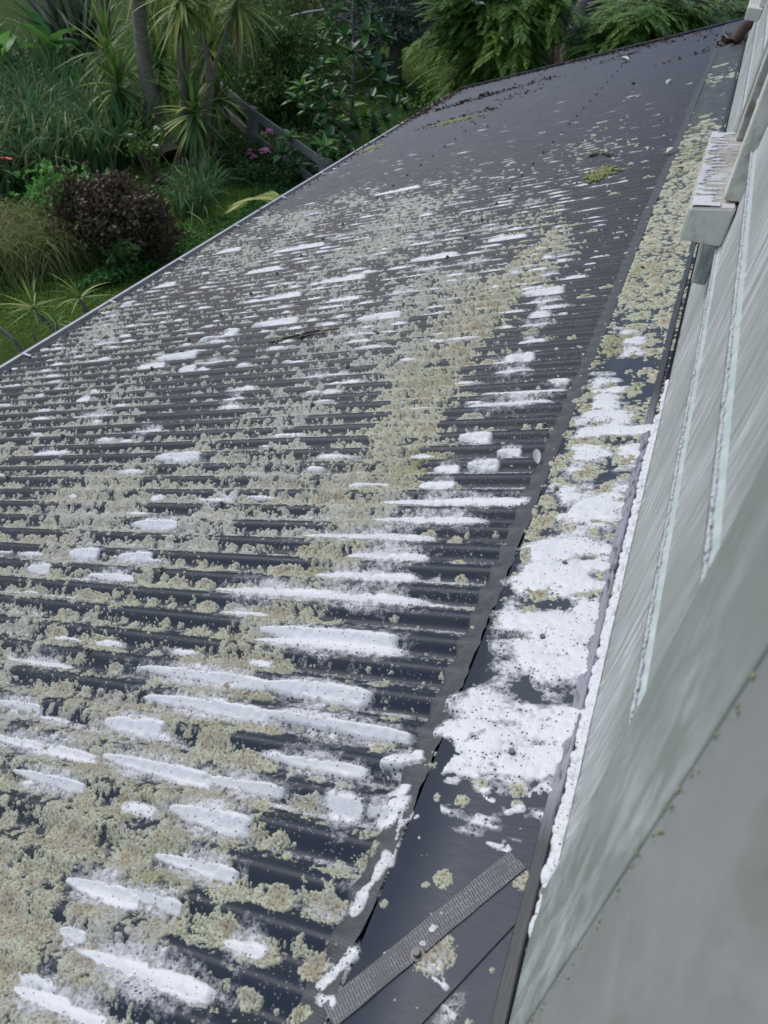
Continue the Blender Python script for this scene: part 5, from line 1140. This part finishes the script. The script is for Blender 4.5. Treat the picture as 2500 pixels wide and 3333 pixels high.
# pale maple-like boughs over the roof corner
def bough(root, pts, r, n_, seed, mat, spread, size):
    """a limb with side branches, each carrying drooping pinnate fronds"""
    rs = np.random.RandomState(seed); sp = spline(pts, 8); V, F = tube_np(sp, np.linspace(r, r*0.3, len(sp)), 6, 0.2, seed); link('bough', mesh_np('bough', V, F, 'bark_pale'), root)
    ax = sp[-1]-sp[0]; ax[2] = 0; ax /= np.linalg.norm(ax); cs_ = []; dirs = []; side_ = np.array([-ax[1], ax[0], 0])
    nb = max(6, n_//16)
    for b_i in range(nb):
        u0 = min(0.99, 0.30+0.70*(b_i+rs.rand())/nb); a0 = sp[int(u0*(len(sp)-1))]; sg = -1 if b_i % 2 else 1
        bd = ax*(0.35+0.6*rs.rand())+side_*sg*(0.3+0.9*rs.rand())+np.array([0, 0, 0.30*rs.randn()]); bd /= np.linalg.norm(bd); bl = (0.5+1.0*rs.rand())*spread*2.4
        nf = n_//nb
        for f_i in range(nf):
            w_ = (f_i+1)/nf; a = a0+bd*bl*w_+np.array([0, 0, -0.25*w_*w_*bl])+rs.randn(3)*0.05
            sd2 = np.array([-bd[1], bd[0], 0])*(-1 if f_i % 2 else 1)
            d = bd*0.8+sd2*0.9*rs.rand()+np.array([0, 0, -0.10-0.30*rs.rand()]); d /= np.linalg.norm(d); ln = 0.26+0.22*rs.rand(); q_ = np.cross(d, [0, 0, 1.0]); q_ /= np.linalg.norm(q_)
            for k_ in range(8):
                u_ = k_/7; base_ = a+d*ln*u_+np.array([0, 0, -0.24*u_*u_*ln])
                for sgn in (-1, 1):
                    cs_.append(base_); dirs.append(q_*sgn*0.75*(1.1-u_)+d*0.75+np.array([0, 0, -0.22]))
    C = np.array(cs_); D = np.array(dirs); D /= np.linalg.norm(D, axis=1)[:, None]; n2 = len(C); sz = size*(0.8+0.5*rs.rand(n2))[:, None]
    sdv = np.cross(D, np.array([0, 0, 1.0])+rs.randn(n2, 3)*0.15); sdv /= np.linalg.norm(sdv, axis=1)[:, None]
    V = np.stack([C, C+D*sz*0.45-sdv*sz*0.14, C+D*sz, C+D*sz*0.45+sdv*sz*0.14], 1).reshape(-1, 3); i = np.arange(n2)*4
    F = np.concatenate([np.stack([i, i+1, i+2], 1), np.stack([i, i+2, i+3], 1)])
    tone = np.repeat(np.repeat(rs.rand(n2//16+1), 16)[:n2]*0.6+0.35*rs.rand(n2), 4)
    o = link('foliage', mesh_np('foliage', V, F, mat, {'rnd': tone}, smooth=False), root); o['kind'] = 'stuff'
tA = empty('feathery_tree', (-2.93, 14.6, -2.67), 'tree with feathery bright green fronds overhanging the far roof corner', 'tree')
trunk('trunk', [(-2.86, 14.8, -2.9), (-2.97, 14.9, -2.44), (-3.07, 15.0, -1.93), (-3.2, 15.1, -1.32)], 0.27, 0.24, 'bark_brown', tA, 14, 0.2, 3, 0.1)
bough(tA, [(-3.03, 14.8, -2.04), (-3.46, 14.2, -1.9), (-3.29, 13.6, -1.94), (-3.39, 13.2, -2.0)], 0.06, 420, 151, 'maple_leaf', 0.30, 0.13)
bough(tA, [(-3.0, 14.8, -2.37), (-3.16, 14.3, -2.32), (-3.3, 13.8, -2.34), (-3.38, 13.6, -2.46)], 0.05, 280, 152, 'maple_leaf', 0.26, 0.12)
bough(tA, [(-3.15, 14.9, -1.8), (-3.39, 14.0, -1.6), (-3.38, 13.4, -1.55), (-3.53, 13.2, -1.61)], 0.06, 400, 153, 'maple_leaf', 0.32, 0.13)
bough(tA, [(-3.09, 15.2, -2.57), (-3.46, 14.8, -2.71), (-3.38, 14.4, -2.74), (-3.44, 14.2, -2.83)], 0.04, 300, 154, 'shade_leaf', 0.26, 0.12)
tB = empty('feathery_tree', (-2.38, 14.8, -2.48), 'multi stemmed tree with spotted grey trunks behind the roof end', 'tree')
for q, pts in enumerate([[(-2.45, 14.6, -2.59), (-2.55, 14.7, -2.15), (-2.7, 14.8, -1.67), (-2.84, 14.9, -1.26)], [(-2.34, 14.6, -2.54), (-2.37, 14.6, -2.11), (-2.32, 14.7, -1.67), (-2.24, 14.8, -1.24)], [(-2.68, 15.0, -2.73), (-2.8, 15.1, -2.24), (-2.99, 15.2, -1.68)]]):
    trunk('trunk', pts, (0.13, 0.17, 0.12)[q], (0.10, 0.14, 0.10)[q], 'bark_pale' if q else 'bark_brown', tB, 10, 0.2, 5+q, 0.1)
trunk('dead_branch', [(-3.28, 14.2, -2.0), (-2.92, 14.2, -2.27), (-2.45, 14.2, -2.57)], 0.028, 0.02, 'bark_brown', tB, 6, 0.2, 9)
bough(tB, [(-2.16, 14.6, -1.83), (-1.82, 14.0, -1.78), (-1.51, 13.6, -1.78), (-1.3, 13.4, -1.82)], 0.03, 380, 155, 'maple_leaf', 0.26, 0.12)
bough(tB, [(-2.26, 14.6, -1.59), (-1.78, 14.0, -1.42), (-1.37, 13.6, -1.44), (-1.02, 13.4, -1.44)], 0.03, 420, 156, 'maple_leaf', 0.30, 0.12)
bough(tB, [(-2.56, 14.6, -1.57), (-2.71, 14.0, -1.36), (-2.83, 13.6, -1.38), (-2.97, 13.4, -1.47)], 0.05, 260, 157, 'maple_leaf', 0.30, 0.12)
# bare pale branch
trunk('pale_branch', [(-2.17, 14.0, -1.74), (-2.39, 14.0, -1.65), (-2.58, 14.0, -1.61), (-2.74, 14.0, -1.61)], 0.03, 0.02, 'bark_pale', tB, 6, 0.1, 2)
tC = empty('feathery_tree', (-1.71, 15.2, -1.9), 'thick dark trunk in deep shade left of the bright leaf gap', 'tree')
trunk('trunk', [(-1.6, 15.2, -2.41), (-1.64, 15.2, -1.95), (-1.64, 15.2, -1.5), (-1.63, 15.2, -1.19)], 0.30, 0.26, 'bark_brown', tC, 12, 0.2, 4)
bough(tC, [(-1.41, 15.0, -1.46), (-1.1, 14.0, -1.39), (-0.98, 13.6, -1.45)], 0.04, 200, 158, 'shade_leaf', 0.3, 0.12)
bough(tC, [(-0.75, 16.0, -1.52), (-0.95, 14.5, -1.59), (-1.1, 13.0, -1.65)], 0.04, 160, 159, 'shade_leaf', 0.25, 0.12)
bough(tC, [(0.02, 16.0, -1.23), (-0.24, 15.0, -1.36), (-0.44, 14.0, -1.39)], 0.04, 160, 160, 'shade_leaf', 0.3, 0.12)
tD = empty('feathery_tree', (-1.12, 17.0, -1.87), 'dark trunk deepest in the shade at the top of the roof', 'tree')
trunk('trunk', [(-0.95, 17.0, -2.35), (-1.0, 17.0, -1.92), (-1.11, 17.0, -1.18)], 0.35, 0.32, 'bark_brown', tD, 12, 0.2, 4)
c = (-1.34, 16.5, -2.16); shrub('background_bush', c, (0.8, 0.6, 0.7), 2600, 0.10, 'broad_leaf', 'bright yellow green bush glimpsed between dark trunks above the roof', 'bush', 165, 26, 0.35, 3)
c = (-3.28, 18.5, -3.06); shrub('background_bush', c, (1.4, 1.2, 1.5), 6000, 0.13, 'forest_leaf', 'dark undergrowth behind the trunks at the roof end', 'bush', 166, 50, 0.35, 3)
# far dark trees closing the view
for q, (px, py, yy, r_) in enumerate([(1190, 20, 24, 3.2), (1330, 30, 25, 3.4), (1470, 0, 26, 3.6), (1600, -20, 27, 4.0), (1050, -60, 30, 4.0), (1750, -60, 28, 4.2), (1300, -120, 30, 4.5), (1500, -160, 32, 5.0)]):
    pass
def fartree(c_, r_, label, seed, mat='forest_leaf', n_=5200):
    root = empty('forest_tree', (c_[0], c_[1], GZ(c_[0], c_[1])), label, 'tree', 'dark trees beyond the house')
    trunk('trunk', [(c_[0], c_[1], GZ(c_[0], c_[1])-0.2), (c_[0]+0.2, c_[1], (c_[2]+GZ(c_[0], c_[1]))/2), (c_[0], c_[1], c_[2])], 0.30, 0.16, 'bark_brown', root, 8, 0.2, seed)
    leaves_stuff('foliage', ell(c_, (r_, r_*0.8, r_*0.95), n_, seed, 60, 0.34, 0.45), 0.26, mat, parent=root, seed=seed+2)
FT = [((-4.16, 23.0, -2.69), 2.5, 'dark forest tree directly behind the multi stemmed tree'), ((-2.74, 22.0, -2.41), 3.0, 'dark forest tree behind the thick shaded trunk'),
      ((-1.36, 22.0, -2.04), 3.2, 'dark forest tree above the top end of the roof'), ((-0.12, 21.0, -1.72), 3.2, 'dark forest tree touching the wall at the upper right'),
      ((-9.56, 34.0, -2.54), 3.8, 'dark tree above the feathery fronds, far back'), ((-4.98, 28.0, -1.66), 4.6, 'tall dark tree beyond the frame above the roof'), ((-1.89, 28.0, -1.0), 5.0, 'tall dark tree rising behind the roof end'),
      ((-13.1, 36.0, -3.79), 4.0, 'far tree above the grey leaved tree'), ((-15.91, 34.0, -4.01), 3.8, 'far tree above the glossy young tree'), ((-18.76, 30.0, -4.1), 3.4, 'far tree behind the cabbage tree crowns'), ((-24.94, 32.0, -5.13), 3.4, 'far tree beyond the left lawn'), ((-30.86, 34.0, -5.8), 3.8, 'far tree at the top left corner')]
for q, (c_, r_, lb) in enumerate(FT): fartree(c_, r_, lb, 200+q, 'forest_leaf' if q < 7 else 'shade_leaf')
# dead fallen branch in the shade, pale twiggy bits
for q, (a, b) in enumerate([((-10.24, 19.0, -3.4), (-9.09, 19.5, -3.03))]):
    root = empty('bare_branch', a, 'pale bare branch reaching across the olive bush', 'branch'); mid = tuple((a[k_]+b[k_])/2+0.06 for k_ in range(3))
    trunk('stem', [a, mid, b], 0.02, 0.03, 'gutter_metal', root, 6, 0.2, 3)
# white bell flower above the fronds
flower('bell_flower', (-3.51, 12.8, -1.61), 0.10, 'petal', 'white trumpet flower hanging before the feathery fronds', 'flower', (-3.59, 12.9, -1.34), 61, 6)
# sapling by the roof corner
c = (-4.55, 14.2, -3.26); shrub('sapling', c, (0.45, 0.35, 0.55), 260, 0.075, 'maple_leaf', 'thin sapling standing on the lawn just beyond the gutter corner', 'sapling', 170, 14, 0.3, 6)
# palm frond peeping over the gutter
palm = empty('palm', (-6.38, 11.88, -5.0), 'yellow green palm frond arching up beside the gutter', 'palm')
def frond(pts, ln, n_, seed, name='frond'):
    rs = np.random.RandomState(seed); sp = spline(pts, 10); V, F = tube_np(sp, np.linspace(0.012, 0.004, len(sp)), 5); fr_ = link(name, mesh_np(name, V, F, 'palm_leaf', {'rnd': np.full(len(V), 0.5)}), palm)
    parts = []; t_ = np.gradient(sp, axis=0)
    for i in range(n_):
        u_ = 0.06+0.92*i/n_; a = sp[int(u_*(len(sp)-1))]; d0 = t_[int(u_*(len(sp)-1))]; d0 = d0/np.linalg.norm(d0)
        for sgn in (-1, 1):
            sd_ = np.cross(d0, [0, 0, 1.0]); sd_ /= np.linalg.norm(sd_); L_ = ln*(math.sin(PI*(0.15+0.75*u_)))*(0.9+0.2*rs.rand())
            d = d0*0.75+sd_*sgn*0.7+np.array([0, 0, 0.15]); d /= np.linalg.norm(d); q = [a, a+d*L_*0.5+np.array([0, 0, -0.02]), a+d*L_+np.array([0, 0, -0.22*L_])]
            w_ = np.cross(d, [0, 0, 1.0]); w_ /= np.linalg.norm(w_)
            VV = np.array([q[0]-w_*0.006, q[0]+w_*0.006, q[1]-w_*0.011, q[1]+w_*0.011, q[2]]); parts.append((VV, np.array([(0, 1, 3), (0, 3, 2), (2, 3, 4)])))
    V, F = join_np(parts); link('leaflets', mesh_np('leaflets', V, F, 'palm_leaf', {'rnd': np.repeat(rs.rand(len(parts)), 5)}, smooth=False), palm)['kind'] = 'stuff'
cb = (-4.8, 9.6, -3.84)
frond([cb, (-5.15, 9.6, -3.77), (-5.54, 9.7, -3.89), (-5.94, 9.8, -4.17)], 0.42, 26, 1)
frond([cb, (-4.92, 9.3, -3.71), (-5.21, 9.3, -3.87), (-5.5, 9.3, -4.09)], 0.36, 24, 2)
trunk('stem', [(-5.77, 11.55, -5.0), (-4.83, 9.7, -4.06), cb], 0.05, 0.03, 'bark_pale', palm, 7)
# dracaenas on bare stems below the gutter
def drac(stem, R_, label, seed, n_=26):
    root = empty('dracaena', stem[0], label, 'dracaena', 'small spiky dracaenas on the lawn'); trunk('stem', stem, 0.030, 0.022, 'bark_pale', root, 7, 0.15, seed)
    rosette(root, stem[-1], R_, n_, 'drac', -20, 85, seed)
drac([(-6.45, 6.6, -4.91), (-6.55, 6.5, -4.64), (-6.6, 6.4, -4.44)], 0.40, 'spiky dracaena with a leaning stem, leftmost of the three on the lawn', 301)
drac([(-6.22, 6.3, -4.67), (-6.22, 6.3, -4.58), (-6.21, 6.3, -4.49)], 0.34, 'small upright dracaena between the two larger ones', 302, 20)
drac([(-6.2, 6.9, -4.69), (-6.19, 6.8, -4.51), (-6.25, 6.8, -4.39)], 0.40, 'spiky dracaena with a yellowed leaf, nearest the lichen tuft on the gutter', 303)
root = empty('leafless_shrub', (-6.69, 6.2, -5.13), 'bare crooked stem at the left edge just above the gutter', 'shrub')
trunk('stem', [(-6.67, 6.2, -5.13), (-6.78, 6.2, -4.85), (-6.98, 6.2, -4.71), (-7.17, 6.2, -4.65)], 0.028, 0.02, 'bark_pale', root, 7, 0.15, 4)
root = empty('leafless_shrub', (-6.17, 6.0, -4.7), 'short dark bare stem left of the small dracaena', 'shrub')
trunk('stem', [(-6.19, 6.0, -4.76), (-6.25, 6.0, -4.63), (-6.28, 6.0, -4.52)], 0.018, 0.010, 'bark_brown', root, 6, 0.15, 4)
# long arching single blades right of the shrub
root = empty('arching_blade', (-6.83, 10.81, -5.0), 'long pale arching grass blade near the gutter', 'grass blade')
trunk('stem', [(-5.87, 9.0, -4.36), (-5.91, 9.0, -4.09), (-6.14, 9.1, -4.05), (-6.22, 9.1, -4.04)], 0.009, 0.004, 'reed_leaf', root, 5)
